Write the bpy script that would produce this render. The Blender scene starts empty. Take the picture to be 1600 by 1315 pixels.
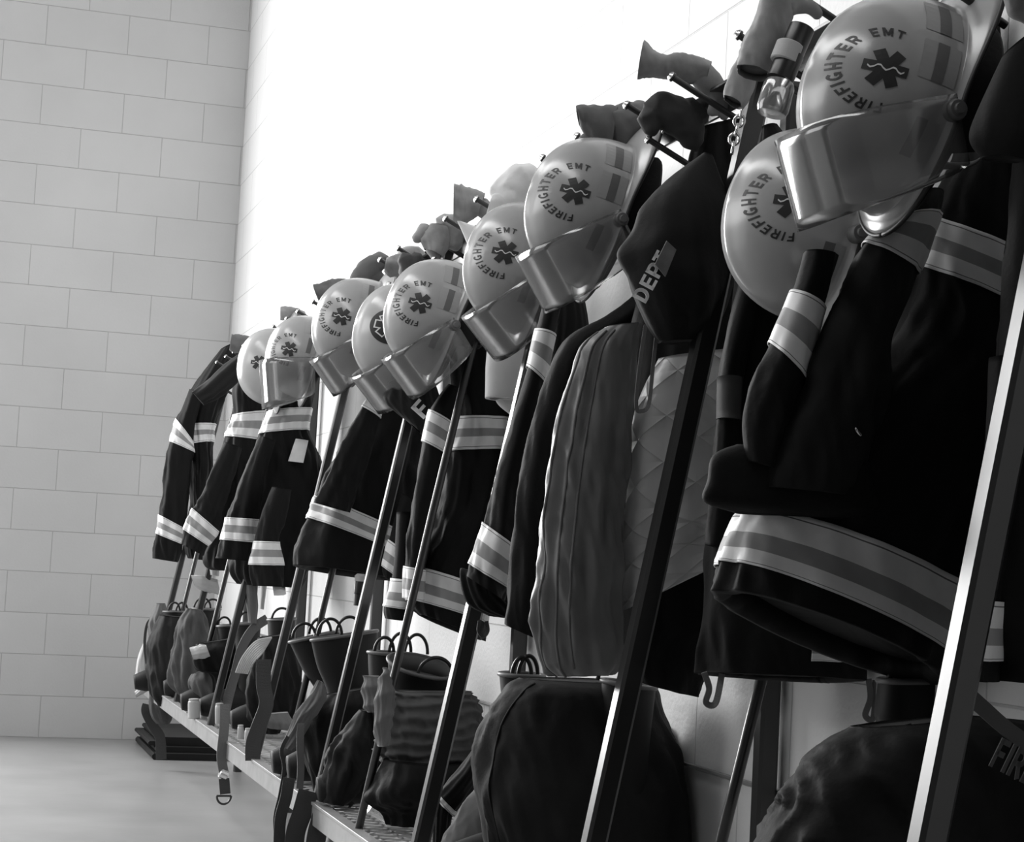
import bpy, bmesh, math, random
from mathutils import Vector, Matrix, noise
random.seed(7)
PI = math.pi
S = bpy.context.scene
COL = S.collection
V = Vector

# ------------------------------------------------------------------ camera
IW, IH = 1600.0, 1315.0
FPX = 3003.6
YAW, PITCH, ROLL = 0.28565281, 0.07547588, 0.05262977
CAM = V((-1.36030741, -9.82519864, 0.96115541))
_f = V((math.sin(YAW) * math.cos(PITCH), math.cos(YAW) * math.cos(PITCH), math.sin(PITCH)))
_r0 = V((math.cos(YAW), -math.sin(YAW), 0)); _u0 = _r0.cross(_f)
CR = _r0 * math.cos(ROLL) + _u0 * math.sin(ROLL)
CU = -_r0 * math.sin(ROLL) + _u0 * math.cos(ROLL)
cd = bpy.data.cameras.new('camera'); cam = bpy.data.objects.new('camera', cd); COL.objects.link(cam)
cam.matrix_world = Matrix(((CR.x, CU.x, -_f.x, CAM.x), (CR.y, CU.y, -_f.y, CAM.y), (CR.z, CU.z, -_f.z, CAM.z), (0, 0, 0, 1)))
cd.sensor_fit = 'HORIZONTAL'; cd.sensor_width = 36; cd.lens = FPX / IW * 36; cd.clip_start = .05
S.camera = cam
# ------------------------------------------------------------------ light
S.view_settings.view_transform = 'Standard'; S.view_settings.look = 'None'
S.view_settings.gamma = 1; S.view_settings.use_curve_mapping = False
S.view_settings.exposure = 0.0
w = bpy.data.worlds.new('daylight'); S.world = w; w.use_nodes = True
w.node_tree.nodes['Background'].inputs[0].default_value = (1, 1, 1, 1)
w.node_tree.nodes['Background'].inputs[1].default_value = 1.0
def area(name, loc, target, sx, sy, power):
    l = bpy.data.lights.new(name, 'AREA'); l.shape = 'RECTANGLE'; l.size = sx; l.size_y = sy; l.energy = power
    o = bpy.data.objects.new(name, l); COL.objects.link(o); o.location = loc
    o.rotation_euler = (V(target) - V(loc)).to_track_quat('-Z', 'Y').to_euler()
    return o
area('far_window_daylight', (-3.2, .05, 2.6), (-2.8, -6, 2.2), 2.4, 3.0, 480)
area('bay_door_daylight', (-5.4, -4.7, 3.15), (0, -5.4, 2.0), 4.4, 1.8, 85)
area('ceiling_skylight', (-2.2, -5.9, 4.4), (-.2, -5.9, 1.9), 6.2, .8, 115)

# ------------------------------------------------------------------ pixel helpers
def ray(x, y): return CR * ((x - IW / 2) / FPX) + CU * ((IH / 2 - y) / FPX) + _f
def at(x, y, Y):
    d = ray(x, y); return CAM + d * ((Y - CAM.y) / d.y)
def atX(x, y, X):
    d = ray(x, y); return CAM + d * ((X - CAM.x) / d.x)
def Yx(x, y, X): return atX(x, y, X).y

# ------------------------------------------------------------------ materials (black and white picture: greys)
def mat(name, g, rough=.6, metal=0, spec=.5, bump=0, bscale=200, noise_amt=0, nscale=8, kind='noise', sheen=0):
    m = bpy.data.materials.new(name); m.use_nodes = True
    nt = m.node_tree; b = nt.nodes['Principled BSDF']
    b.inputs['Base Color'].default_value = (g, g, g, 1); b.inputs['Roughness'].default_value = rough
    b.inputs['Metallic'].default_value = metal; b.inputs['Specular IOR Level'].default_value = spec
    if sheen:
        b.inputs['Sheen Weight'].default_value = sheen; b.inputs['Sheen Roughness'].default_value = .5
    tc = nt.nodes.new('ShaderNodeTexCoord')
    if noise_amt:
        n = nt.nodes.new('ShaderNodeTexNoise'); n.inputs['Scale'].default_value = nscale; n.inputs['Detail'].default_value = 6
        r = nt.nodes.new('ShaderNodeMapRange'); r.inputs[1].default_value = .25; r.inputs[2].default_value = .75
        r.inputs[3].default_value = g * (1 - noise_amt); r.inputs[4].default_value = g * (1 + noise_amt)
        nt.links.new(tc.outputs['Object'], n.inputs['Vector']); nt.links.new(n.outputs['Fac'], r.inputs[0])
        nt.links.new(r.outputs[0], b.inputs['Base Color'])
    if bump:
        bp = nt.nodes.new('ShaderNodeBump'); bp.inputs['Strength'].default_value = bump; bp.inputs['Distance'].default_value = .002
        if kind == 'quilt':
            uv = tc.outputs['UV']; sep = nt.nodes.new('ShaderNodeSeparateXYZ'); nt.links.new(uv, sep.inputs[0])
            def M(op, a, c=None):
                q = nt.nodes.new('ShaderNodeMath'); q.operation = op
                for i, s in enumerate((a, c)):
                    if s is None: continue
                    if isinstance(s, (int, float)): q.inputs[i].default_value = s
                    else: nt.links.new(s, q.inputs[i])
                return q.outputs[0]
            su = M('MULTIPLY', sep.outputs[0], bscale); sv = M('MULTIPLY', sep.outputs[1], bscale)
            a = M('ABSOLUTE', M('SINE', M('ADD', su, sv))); c = M('ABSOLUTE', M('SINE', M('SUBTRACT', su, sv)))
            h = M('POWER', M('MINIMUM', a, c), .4)
            nz = nt.nodes.new('ShaderNodeTexNoise'); nz.inputs['Scale'].default_value = 18; nt.links.new(tc.outputs['Object'], nz.inputs['Vector'])
            h = M('ADD', h, M('MULTIPLY', nz.outputs['Fac'], 1.2))
            nt.links.new(h, bp.inputs['Height']); bp.inputs['Distance'].default_value = .006
        else:
            n2 = nt.nodes.new('ShaderNodeTexNoise'); n2.inputs['Scale'].default_value = bscale; n2.inputs['Detail'].default_value = 4
            nt.links.new(tc.outputs['Object'], n2.inputs['Vector']); nt.links.new(n2.outputs['Fac'], bp.inputs['Height'])
        nt.links.new(bp.outputs[0], b.inputs['Normal'])
    return m
M_ = dict(
    black=mat('black_cloth', .006, .75, bump=.3, bscale=160, spec=.2),
    dark=mat('charcoal_cloth', .013, .75, bump=.35, bscale=120, spec=.25),
    grey=mat('grey_cloth', .075, .8, bump=.4, bscale=90, spec=.2, noise_amt=.2),
    mid=mat('mid_grey_cloth', .15, .8, bump=.5, bscale=60, spec=.2, noise_amt=.25),
    leather=mat('glove_leather', .30, .75, bump=.6, bscale=45, spec=.3, noise_amt=.3, nscale=22),
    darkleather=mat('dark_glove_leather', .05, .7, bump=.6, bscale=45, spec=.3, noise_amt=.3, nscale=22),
    white=mat('white_cloth', .8, .85, bump=.4, bscale=70, spec=.2, noise_amt=.08),
    pale=mat('pale_cloth', .5, .85, bump=.4, bscale=70, spec=.2, noise_amt=.08),
    lining=mat('quilted_lining', .125, .38, bump=.8, bscale=26, spec=.5, kind='quilt', noise_amt=.18, nscale=12),
    liningw=mat('wrinkled_lining', .17, .4, bump=.9, bscale=22, spec=.5, noise_amt=.2, nscale=14),
    lining2=mat('light_quilted_lining', .62, .36, bump=.7, bscale=16, spec=.5, kind='quilt', noise_amt=.15, nscale=12),
    tape=mat('silver_reflective_tape', .8, .5, spec=.5, noise_amt=.07, nscale=30),
    tapemid=mat('fluorescent_tape_centre', .3, .6, noise_amt=.1, nscale=30),
    stitch=mat('tape_stitching', .14, .8),
    shell=mat('helmet_shell', .36, .22, spec=.6, noise_amt=.05, nscale=5),
    shell2=mat('helmet_shell_pale', .42, .22, spec=.6, noise_amt=.05, nscale=5),
    ink=mat('decal_black', .02, .5), inkwhite=mat('decal_white', .7, .5),
    hinner=mat('helmet_inside', .012, .6), trim=mat('brim_edge_trim', .02, .5),
    htape=mat('helmet_tape', .33, .45), htapemid=mat('helmet_tape_stripe', .12, .5),
    rubber=mat('boot_rubber', .009, .6, spec=.3, noise_amt=.2), rim=mat('boot_rim', .12, .45),
    bootin=mat('boot_lining', .10, .9),
    post=mat('rack_steel', .012, .3, spec=.85, noise_amt=.15, nscale=30),
    peg=mat('peg_steel', .06, .35, metal=.6), chrome=mat('bright_metal', .75, .22, metal=1),
    shelf=mat('shelf_steel', .3, .45, metal=.3, noise_amt=.15, nscale=20),
    grate=mat('grating_steel', .5, .35, metal=.5),
    strap=mat('webbing_strap', .045, .6, bump=.5, bscale=400), strapg=mat('grey_webbing_strap', .14, .6, bump=.5, bscale=400),
    patch=mat('grey_patch', .12, .6, noise_amt=.3, nscale=40),
    rope=mat('pale_rope', .45, .8, bump=.6, bscale=120),
    plastic=mat('white_plastic', .4, .4), blackp=mat('black_plastic', .015, .35),
)
def glassy(name, tint, gloss, haze, hg):
    m = bpy.data.materials.new(name); m.use_nodes = True; nt = m.node_tree; nt.nodes.clear()
    o = nt.nodes.new('ShaderNodeOutputMaterial'); t = nt.nodes.new('ShaderNodeBsdfTransparent'); t.inputs[0].default_value = (tint,) * 3 + (1,)
    g = nt.nodes.new('ShaderNodeBsdfGlossy'); g.inputs['Roughness'].default_value = .12; g.inputs[0].default_value = (.9, .9, .9, 1)
    d = nt.nodes.new('ShaderNodeBsdfDiffuse'); d.inputs[0].default_value = (hg,) * 3 + (1,)
    fr = nt.nodes.new('ShaderNodeLayerWeight'); fr.inputs[0].default_value = gloss
    mx = nt.nodes.new('ShaderNodeMixShader'); mx.inputs[0].default_value = haze
    m2 = nt.nodes.new('ShaderNodeMixShader')
    nt.links.new(t.outputs[0], mx.inputs[1]); nt.links.new(d.outputs[0], mx.inputs[2])
    nt.links.new(fr.outputs['Fresnel'], m2.inputs[0]); nt.links.new(mx.outputs[0], m2.inputs[1]); nt.links.new(g.outputs[0], m2.inputs[2])
    nt.links.new(m2.outputs[0], o.inputs[0]); return m
M_['visor'] = glassy('clear_visor', .86, .42, .16, .45)
M_['lens'] = glassy('clear_lens', .85, .5, .3, .5)

def block_mat(name, axis, g, off):
    m = bpy.data.materials.new(name); m.use_nodes = True; nt = m.node_tree; b = nt.nodes['Principled BSDF']
    tc = nt.nodes.new('ShaderNodeTexCoord'); sp = nt.nodes.new('ShaderNodeSeparateXYZ'); cb = nt.nodes.new('ShaderNodeCombineXYZ')
    nt.links.new(tc.outputs['Object'], sp.inputs[0])
    ad = nt.nodes.new('ShaderNodeMath'); ad.inputs[1].default_value = off
    nt.links.new(sp.outputs[axis], ad.inputs[0]); nt.links.new(ad.outputs[0], cb.inputs[0]); nt.links.new(sp.outputs[2], cb.inputs[1])
    br = nt.nodes.new('ShaderNodeTexBrick'); br.inputs['Scale'].default_value = 1
    br.inputs['Brick Width'].default_value = .4064; br.inputs['Row Height'].default_value = .2032
    br.inputs['Mortar Size'].default_value = .0028; br.inputs['Mortar Smooth'].default_value = .6
    br.inputs['Color1'].default_value = (g, g, g, 1); br.inputs['Color2'].default_value = (g * .97,) * 3 + (1,); br.inputs['Mortar'].default_value = (g * .72,) * 3 + (1,)
    nt.links.new(cb.outputs[0], br.inputs['Vector'])
    n = nt.nodes.new('ShaderNodeTexNoise'); n.inputs['Scale'].default_value = 90; n.inputs['Detail'].default_value = 5
    nt.links.new(tc.outputs['Object'], n.inputs['Vector'])
    n3 = nt.nodes.new('ShaderNodeTexNoise'); n3.inputs['Scale'].default_value = 1.6; n3.inputs['Detail'].default_value = 4
    nt.links.new(tc.outputs['Object'], n3.inputs['Vector'])
    r = nt.nodes.new('ShaderNodeMapRange'); r.inputs[1].default_value = .3; r.inputs[2].default_value = .7; r.inputs[3].default_value = .93; r.inputs[4].default_value = 1.03
    nt.links.new(n3.outputs['Fac'], r.inputs[0])
    mu = nt.nodes.new('ShaderNodeVectorMath'); mu.operation = 'SCALE'; nt.links.new(br.outputs['Color'], mu.inputs[0]); nt.links.new(r.outputs[0], mu.inputs['Scale'])
    nt.links.new(mu.outputs[0], b.inputs['Base Color'])
    h = nt.nodes.new('ShaderNodeMath'); h.operation = 'MULTIPLY_ADD'; h.inputs[1].default_value = -2.2
    nt.links.new(br.outputs['Fac'], h.inputs[0]); nt.links.new(n.outputs['Fac'], h.inputs[2])
    bp = nt.nodes.new('ShaderNodeBump'); bp.inputs['Strength'].default_value = .5; bp.inputs['Distance'].default_value = .002
    nt.links.new(h.outputs[0], bp.inputs['Height']); nt.links.new(bp.outputs[0], b.inputs['Normal'])
    b.inputs['Roughness'].default_value = .55
    return m

# ------------------------------------------------------------------ object helpers
def link(name, me, mats, parent=None, smooth=True):
    o = bpy.data.objects.new(name, me); COL.objects.link(o)
    for m in (mats if isinstance(mats, (list, tuple)) else [mats]): me.materials.append(M_[m] if isinstance(m, str) else m)
    if smooth:
        for p in me.polygons: p.use_smooth = True
    if parent is not None:
        o.parent = parent; o.matrix_parent_inverse = Matrix.Translation(-parent.location) if parent.type == 'EMPTY' and not parent.get('rot') else Matrix()
    return o
def mesh(name, vs, fs, mats, parent=None, mi=None, uv=None, smooth=True):
    me = bpy.data.meshes.new(name); me.from_pydata([tuple(v) for v in vs], [], fs)
    if mi:
        for p, i in zip(me.polygons, mi): p.material_index = i
    if uv:
        l = me.uv_layers.new(name='UVMap')
        for lp in me.loops: l.data[lp.index].uv = uv[lp.vertex_index]
    me.validate(); me.update()
    return link(name, me, mats, parent, smooth)
def tag(o, label, cat, group=None):
    o['label'] = label; o['category'] = cat
    if group: o['group'] = group
    return o
def thing(name, label, cat, loc, group=None):
    o = bpy.data.objects.new(name, None); COL.objects.link(o); o.location = loc; o.empty_display_size = .05
    return tag(o, label, cat, group)
def cr(p0, p1, p2, p3, t):
    return .5 * ((2 * p1) + (p2 - p0) * t + (2 * p0 - 5 * p1 + 4 * p2 - p3) * t * t + (3 * p1 - p0 - 3 * p2 + p3) * t * t * t)
def spline(pts, t):
    n = len(pts) - 1; t = max(0, min(n - 1e-6, t)); i = int(t); f = t - i
    g = lambda k: pts[max(0, min(n, k))]
    return cr(g(i - 1), g(i), g(i + 1), g(i + 2), f)

class Surf:
    """closed cloth volume: each row gives its left and right edge, a half depth and a tilt"""
    def __init__(s, rows, Y, fold=.006, ks=(5, 9, 14), seed=0, wr=.004, wf=9, power=1.0, twist=.6, dh=.08, wk=1.0):
        s.wk = wk; s.rib = (0, 0, 0)
        R = []
        for r in rows:
            r = list(r) + [None, 0][len(r) - 4:] if len(r) < 6 else list(r)
            if r[4] is None: r[4] = dh
            R.append(r)
        s.L = [at(r[0], r[1], Y) for r in R]; s.R = [at(r[2], r[3], Y) for r in R]
        s.dh = [r[4] for r in R]; s.tl = [r[5] for r in R]; s.n = len(R) - 1
        c = (s.L[s.n // 2] + s.R[s.n // 2]) / 2; d = c - CAM; d.z = 0; s.D = d.normalized()
        rnd = random.Random(seed); s.k = [(k, rnd.uniform(0, 6.28), rnd.uniform(-twist, twist), rnd.uniform(.5, 1)) for k in ks]
        s.fold = fold; s.wr = wr; s.wf = wf; s.e = power; s.sd = seed * 7.31
    def pt(s, t, th, off=0.0):
        L, R = spline(s.L, t), spline(s.R, t); dh = max(.002, spline(s.dh, t)); tl = spline(s.tl, t)
        c = (L + R) / 2; a = (R - L) / 2; al = max(a.length, 1e-5)
        co, si = math.cos(th), math.sin(th)
        ce = math.copysign(abs(co) ** s.e, co); se = math.copysign(abs(si) ** s.e, si)
        p = c + a * ce + s.D * (dh * se) + V((0, 0, tl * -se))
        n = (a / al * (co / al) + s.D * (si / dh)); n.normalize()
        env = min(1, .35 + t / max(1, s.n)) * min(1, al / .06) * min(1, dh / .03)
        f = sum(w * math.sin(k * th + ph + tw * t * 2.2) for k, ph, tw, w in s.k) / len(s.k)
        q = p * s.wf; q = V((q.x * 1.4 + s.sd, q.y * 1.4, q.z * .8))
        q2 = V((q.x * 1.1 + q.z * .5, q.y * 1.1, q.z * .55 + q.x * .3)) + V((3.1, 0, 0))
        rd = .35 - abs(noise.noise(q2 * 1.5)) * 1.3; rd2 = .3 - abs(noise.noise(q2 * 3.1 + V((9, 2, 1))))
        f = f * s.fold * env + (.7 * noise.noise(q) + .9 * rd + .45 * rd2) * s.wr * env * s.wk
        if s.rib[0]: f += s.rib[0] * (.5 - abs(math.sin(t * s.rib[1] + th * s.rib[2] + noise.noise(q * .8) * 1.5)))
        p = p + n * (f + off)
        if p.x > -.03: p.x = -.03 + .012 * (1 - math.exp(-(p.x + .03) / .012)) + min(off, .002)
        return p
    def drop(s, z, k):
        a, b = s.L[-1], s.R[-1]; c = (a + b) / 2; h = (b - a) / 2 * k; c = V((min(c.x, -.12), c.y, z)); h.z = 0
        s.L.append(c - h); s.R.append(c + h); s.dh.append(s.dh[-1] * k); s.tl.append(0); s.n += 1
    def centre(s, t): return (spline(s.L, t) + spline(s.R, t)) / 2

def loft(name, S_, mats, parent=None, n=72, step=8, close0=True, close1=True, inner=.0, inner0=False, inner_mat=None):
    vs, fs, mi, uv = [], [], [], []
    T = [i / step for i in range(S_.n * step + 1)]
    def ring(fn, v):
        b = len(vs)
        for j in range(n): vs.append(fn(2 * PI * j / n)); uv.append((j / n, v))
        return b
    def bridge(a, b, m, flip=False):
        for j in range(n):
            k = (j + 1) % n
            fs.append((a + j, a + k, b + k, b + j) if not flip else (a + j, b + j, b + k, a + k)); mi.append(m)
    rings = [ring(lambda th, t=t: S_.pt(t, th), t / 4) for t in T]
    for a, b in zip(rings, rings[1:]): bridge(a, b, 0)
    im = 1 if inner_mat else 0
    def cap(t, base, flip):
        c = S_.centre(t); vs.append(c); uv.append((.5, t / 4)); ci = len(vs) - 1
        for j in range(n):
            k = (j + 1) % n; fs.append((base + j, base + k, ci) if flip else (base + k, base + j, ci)); mi.append(im)
    def open_end(t1, sgn, base):
        prev = base
        for q, (dt, sc) in enumerate(((0, .93), (.3, .88), (.9, .8))):
            t = t1 + sgn * dt * inner
            c = S_.centre(t)
            def f(th, t=t, sc=sc, c=c):
                p = S_.pt(t, th); return c + (p - c) * sc
            b = ring(f, 0); bridge(prev, b, im, sgn > 0); prev = b
        cap(t1 + sgn * inner, prev, sgn > 0)
    if inner and not inner0: open_end(S_.n, -1, rings[-1])
    elif close1: cap(S_.n, rings[-1], False)
    if inner and inner0: open_end(0, 1, rings[0])
    elif close0: cap(0, rings[0], True)
    return mesh(name, vs, fs, [mats] + ([inner_mat] if inner_mat else []), parent, mi, uv)

STR = ((0, .05, 0), (.05, .065, 2), (.065, .35, 0), (.35, .65, 1), (.65, .935, 0), (.935, .95, 2), (.95, 1, 0))
def band(S_, t0, t1, parent, th0=0, th1=2 * PI, off=.003, name='reflective_band', n=90, tt=None):
    """three-stripe trim sewn round a sleeve or hem"""
    vs, fs, mi = [], [], []; VV = [(0, None)]
    for v0, v1, m in STR:
        sub = 4 if v1 - v0 > .1 else 1
        for q in range(sub): VV.append((v0 + (v1 - v0) * (q + 1) / sub, m))
    for vv, m in VV:
        for j in range(n + 1): vs.append(S_.pt(t0 + (t1 - t0) * vv, th0 + (th1 - th0) * j / n, off))
    for i, (vv, m) in enumerate(VV[1:]):
        for j in range(n): fs.append((i * (n + 1) + j, i * (n + 1) + j + 1, (i + 1) * (n + 1) + j + 1, (i + 1) * (n + 1) + j)); mi.append(m)
    o = mesh(name, vs, fs, ['tape', 'tapemid', 'stitch'], parent, mi)
    md = o.modifiers.new('t', 'SOLIDIFY'); md.thickness = .0015; md.offset = -1
    return o
def tube(name, pts, r, m, parent=None, n=12, sub=6, closed=False, flat=1.0):
    """round or flattened tube through 3-D points; r is one radius or a list"""
    pts = [V(p) for p in pts]; rs = r if isinstance(r, (list, tuple)) else [r] * len(pts)
    N = (len(pts) - 1) * sub; P = [spline(pts, i / sub) for i in range(N + 1)]; R = [spline(list(rs), i / sub) for i in range(N + 1)]
    vs, fs = [], []; up = None
    for i, p in enumerate(P):
        t = (P[min(i + 1, N)] - P[max(i - 1, 0)]).normalized()
        if up is None:
            up = t.orthogonal().normalized()
            if flat != 1: up = (CAM - p).cross(t).normalized()
        up = (up - t * up.dot(t)).normalized(); sd = t.cross(up)
        for j in range(n):
            a = 2 * PI * j / n; vs.append(p + (up * math.cos(a) + sd * math.sin(a) * flat) * R[i])
    for i in range(N):
        for j in range(n):
            k = (j + 1) % n; fs.append((i * n + j, i * n + k, (i + 1) * n + k, (i + 1) * n + j))
    fs.append(tuple(range(n))[::-1]); fs.append(tuple(N * n + j for j in range(n)))
    return mesh(name, vs, fs, m, parent)
def ribbon(name, px, Y, w, m, parent=None, th=.003, sub=8):
    """flat webbing strap through picture-traced points (x, y[, Y]); w = width in metres"""
    pts = [at(p[0], p[1], p[2] if len(p) > 2 else Y) for p in px]
    ws = [(p[3] if len(p) > 3 else w) for p in px]
    N = (len(pts) - 1) * sub; P = [spline(pts, i / sub) for i in range(N + 1)]; W_ = [spline(ws, i / sub) for i in range(N + 1)]
    vs, fs = [], []
    for i, p in enumerate(P):
        t = (P[min(i + 1, N)] - P[max(i - 1, 0)]).normalized(); vd = (p - CAM).normalized()
        s_ = t.cross(vd).normalized(); s_ = (s_ + vd * .35 * math.sin(i * .09)).normalized(); nn = s_.cross(t).normalized()
        for a, b in ((-1, -1), (1, -1), (1, 1), (-1, 1)): vs.append(p + s_ * a * W_[i] / 2 + nn * b * th / 2)
    for i in range(N):
        for j in range(4):
            k = (j + 1) % 4; fs.append((i * 4 + j, i * 4 + k, i * 4 + 4 + k, i * 4 + 4 + j))
    fs += [(3, 2, 1, 0), tuple(N * 4 + j for j in range(4))]
    return mesh(name, vs, fs, m, parent, smooth=False)
def beam_geo(p0, p1, w_, h_, up=V((0, 1, 0)), bev=.15):
    p0, p1 = V(p0), V(p1); t = (p1 - p0).normalized(); s_ = t.cross(up).normalized(); u = s_.cross(t)
    prof = []; c = bev * min(w_, h_)
    for a, b in ((1, 1), (-1, 1), (-1, -1), (1, -1)):
        x, y = a * w_ / 2, b * h_ / 2
        q = [(x, y - b * c), (x - a * c, y)]
        prof += q if a * b > 0 else q[::-1]
    vs = [p + s_ * x + u * y for p in (p0, p1) for x, y in prof]; n = len(prof)
    fs = [(j, (j + 1) % n, n + (j + 1) % n, n + j) for j in range(n)] + [tuple(range(n))[::-1], tuple(range(n, 2 * n))]
    return vs, fs
def beam(name, p0, p1, w_, h_, m, parent=None, up=V((0, 1, 0))):
    vs, fs = beam_geo(p0, p1, w_, h_, up); return mesh(name, vs, fs, m, parent, smooth=False)
def multi(name, geos, m, parent=None):
    vs, fs = [], []
    for v, f in geos:
        b = len(vs); vs += v; fs += [tuple(i + b for i in q) for q in f]
    return mesh(name, vs, fs, m, parent, smooth=False)
def ring_pts(c, a, b, r1, r2, n=14, t0=0, t1=2 * PI):
    return [c + a * (r1 * math.cos(t0 + (t1 - t0) * i / n)) + b * (r2 * math.sin(t0 + (t1 - t0) * i / n)) for i in range(n + 1)]
def lathe(name, p0, p1, prof, m, parent=None, n=28, mi=None):
    """solid of revolution along p0-p1; prof = [(0..1 along, radius)]"""
    p0, p1 = V(p0), V(p1); t = (p1 - p0); tn = t.normalized(); u = tn.orthogonal().normalized(); s_ = tn.cross(u)
    vs = [p0 + t * a + (u * math.cos(2 * PI * j / n) + s_ * math.sin(2 * PI * j / n)) * r for a, r in prof for j in range(n)]
    fs = []
    for i in range(len(prof) - 1):
        for j in range(n):
            k = (j + 1) % n; fs.append((i * n + j, i * n + k, i * n + n + k, i * n + n + j))
    fs.append(tuple(range(n))[::-1]); fs.append(tuple((len(prof) - 1) * n + j for j in range(n)))
    o = mesh(name, vs, fs, m, parent)
    md = o.modifiers.new('e', 'EDGE_SPLIT'); md.split_angle = math.radians(35)
    return o

# ------------------------------------------------------------------ the room
def slab(name, a, b, m):
    x0, y0, z0 = a; x1, y1, z1 = b
    vs = [(x, y, z) for z in (z0, z1) for y in (y0, y1) for x in (x0, x1)]
    fs = [(0, 2, 3, 1), (4, 5, 7, 6), (0, 1, 5, 4), (2, 6, 7, 3), (0, 4, 6, 2), (1, 3, 7, 5)]
    o = mesh(name, vs, fs, m, smooth=False); o['kind'] = 'structure'; return o
M_['blockside'] = block_mat('painted_block_side', 1, .72, .0)
M_['blockfar'] = block_mat('painted_block_far', 0, .56, .2114 + .4064 * 40)
M_['plaster'] = mat('painted_plaster', .2, .8)
slab('wall_right', (0, -13, 0), (.2, .2, 4.5), 'blockside')
slab('wall_near', (-5.7, -13.2, 0), (.2, -13, 4.5), 'plaster')
slab('ceiling', (-5.7, -13.2, 4.5), (.2, .2, 4.65), 'plaster')
M_['concrete'] = mat('sealed_concrete', .29, .38, noise_amt=.16, nscale=2.2, bump=.25, bscale=30)
slab('floor', (-5.7, -13.2, -.1), (.2, .2, 0), 'concrete')
def boxes(name, bs, m):
    geos = []
    for a, b in bs:
        x0, y0, z0 = a; x1, y1, z1 = b
        vs = [V((x, y, z)) for z in (z0, z1) for y in (y0, y1) for x in (x0, x1)]
        geos.append((vs, [(0, 2, 3, 1), (4, 5, 7, 6), (0, 1, 5, 4), (2, 6, 7, 3), (0, 4, 6, 2), (1, 3, 7, 5)]))
    o = multi(name, geos, m); o['kind'] = 'structure'; return o
boxes('wall_far', (((-5.7, 0, 0), (-4.4, .2, 4.5)), ((-2.0, 0, 0), (0, .2, 4.5)), ((-4.4, 0, 4.1), (-2.0, .2, 4.5)), ((-4.4, 0, 0), (-2.0, .2, 1.05))), 'blockfar')
def wl():
    geos = []
    for a, b in (((-5.7, -13, 0), (-5.5, -6, 4.5)), ((-5.7, -1.5, 0), (-5.5, 0, 4.5)), ((-5.7, -6, 4.05), (-5.5, -1.5, 4.5))):
        x0, y0, z0 = a; x1, y1, z1 = b
        vs = [V((x, y, z)) for z in (z0, z1) for y in (y0, y1) for x in (x0, x1)]
        geos.append((vs, [(0, 2, 3, 1), (4, 5, 7, 6), (0, 1, 5, 4), (2, 6, 7, 3), (0, 4, 6, 2), (1, 3, 7, 5)]))
    o = multi('wall_left', geos, 'plaster'); o['kind'] = 'structure'
wl()
# pipe on the wall top right
pp = atX(1193, 5, -.02)
o = tube('conduit', [(-.02, pp.y, 2.02), (-.02, pp.y, 3.2), (-.02, pp.y, 4.48)], .012, 'shelf')
tag(o, 'thin pale conduit pipe running up the bright block wall', 'pipe')

# ------------------------------------------------------------------ the rack
XB, ZB, XT, ZT = -.405, .35, -.135, 1.80
def slant(z): return XB + (XT - XB) * (z - ZB) / (ZT - ZB)
rack = thing('gear_rack', 'long steel turnout gear rack with leaning poles, pegs and mesh shelf along wall', 'rack', (-.2, -5, 0))
Y0, Y1 = -8.7, -.95
for i, Y in enumerate([-1, -2, -3, -4, -5, -6.03, -7.0, -7.98]):
    wd = .034 if Y < -5.5 else .026
    beam('leaning_post', (XB - .004, Y, ZB - .05), (XT, Y, ZT), wd, wd, 'post', rack)
for Y in [-1.5, -2.5, -4.5, -5.5, -7.42]:
    tube('leaning_rod', ([(XB, Y, ZB - .02), ((XB + XT) / 2, Y, (ZB + ZT) / 2), (XT, Y, ZT - .02)] if Y > -7 else [at(1118, 1350, -7.05), at(1190, 1060, -7.05), at(1250, 800, -7.05)]), .0095, 'post', rack, n=14, sub=2)
for Y in [-1.3, -2.6, -3.9, -5.45, -6.88]:
    beam('rear_post', (-.03, Y, 0), (-.03, Y, 1.8), .034, .034, 'peg', rack)
multi('top_rail', [beam_geo((-.115, Y0, 1.775), (-.115, Y1, 1.775), .006, .036, V((0, 0, 1))), beam_geo((-.135, Y0, 1.79), (-.135, Y1, 1.79), .036, .006, V((0, 0, 1)))], 'peg', rack)
beam('rear_rail', (-.008, Y0, .615), (-.008, Y1, .615), .008, .006, 'shelf', rack, V((0, 0, 1)))
beam('shelf_front_edge', (XB - .012, Y0, ZB - .03), (XB - .012, Y1, ZB - .03), .01, .05, 'shelf', rack, V((0, 0, 1)))
beam('shelf_lip', (XB - .005, Y0, ZB - .002), (XB - .005, Y1, ZB - .002), .03, .008, 'shelf', rack, V((0, 0, 1)))
beam('shelf_back_edge', (-.04, Y0, ZB - .02), (-.04, Y1, ZB - .02), .012, .045, 'shelf', rack, V((0, 0, 1)))
g = []
c_ = .05; wdt = -.04 - XB
y = Y0
while y < Y1 - .02:
    for sgn in (1, -1):
        ya, yb = (y, y + wdt * .5) if sgn > 0 else (y + wdt * .5, y)
        if max(ya, yb) < Y1: g.append(beam_geo((XB, ya, ZB - .006), (-.04, yb, ZB - .006), .007, .004, V((0, 0, 1))))
    y += c_
for k in range(6): g.append(beam_geo((XB + .03 + k * .062, Y0, ZB - .012), (XB + .03 + k * .062, Y1, ZB - .012), .005, .006, V((0, 0, 1))))
multi('shelf_grating', g, 'grate', rack)
for Y in [-1.2, -3.2, -5.2, -7.2]:
    multi('shelf_bracket', [beam_geo((XB, Y, ZB - .035), (-.01, Y, ZB - .035), .02, .03), beam_geo((XB + .12, Y, ZB - .05), (-.015, Y, .08), .015, .02)], 'shelf', rack)
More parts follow.
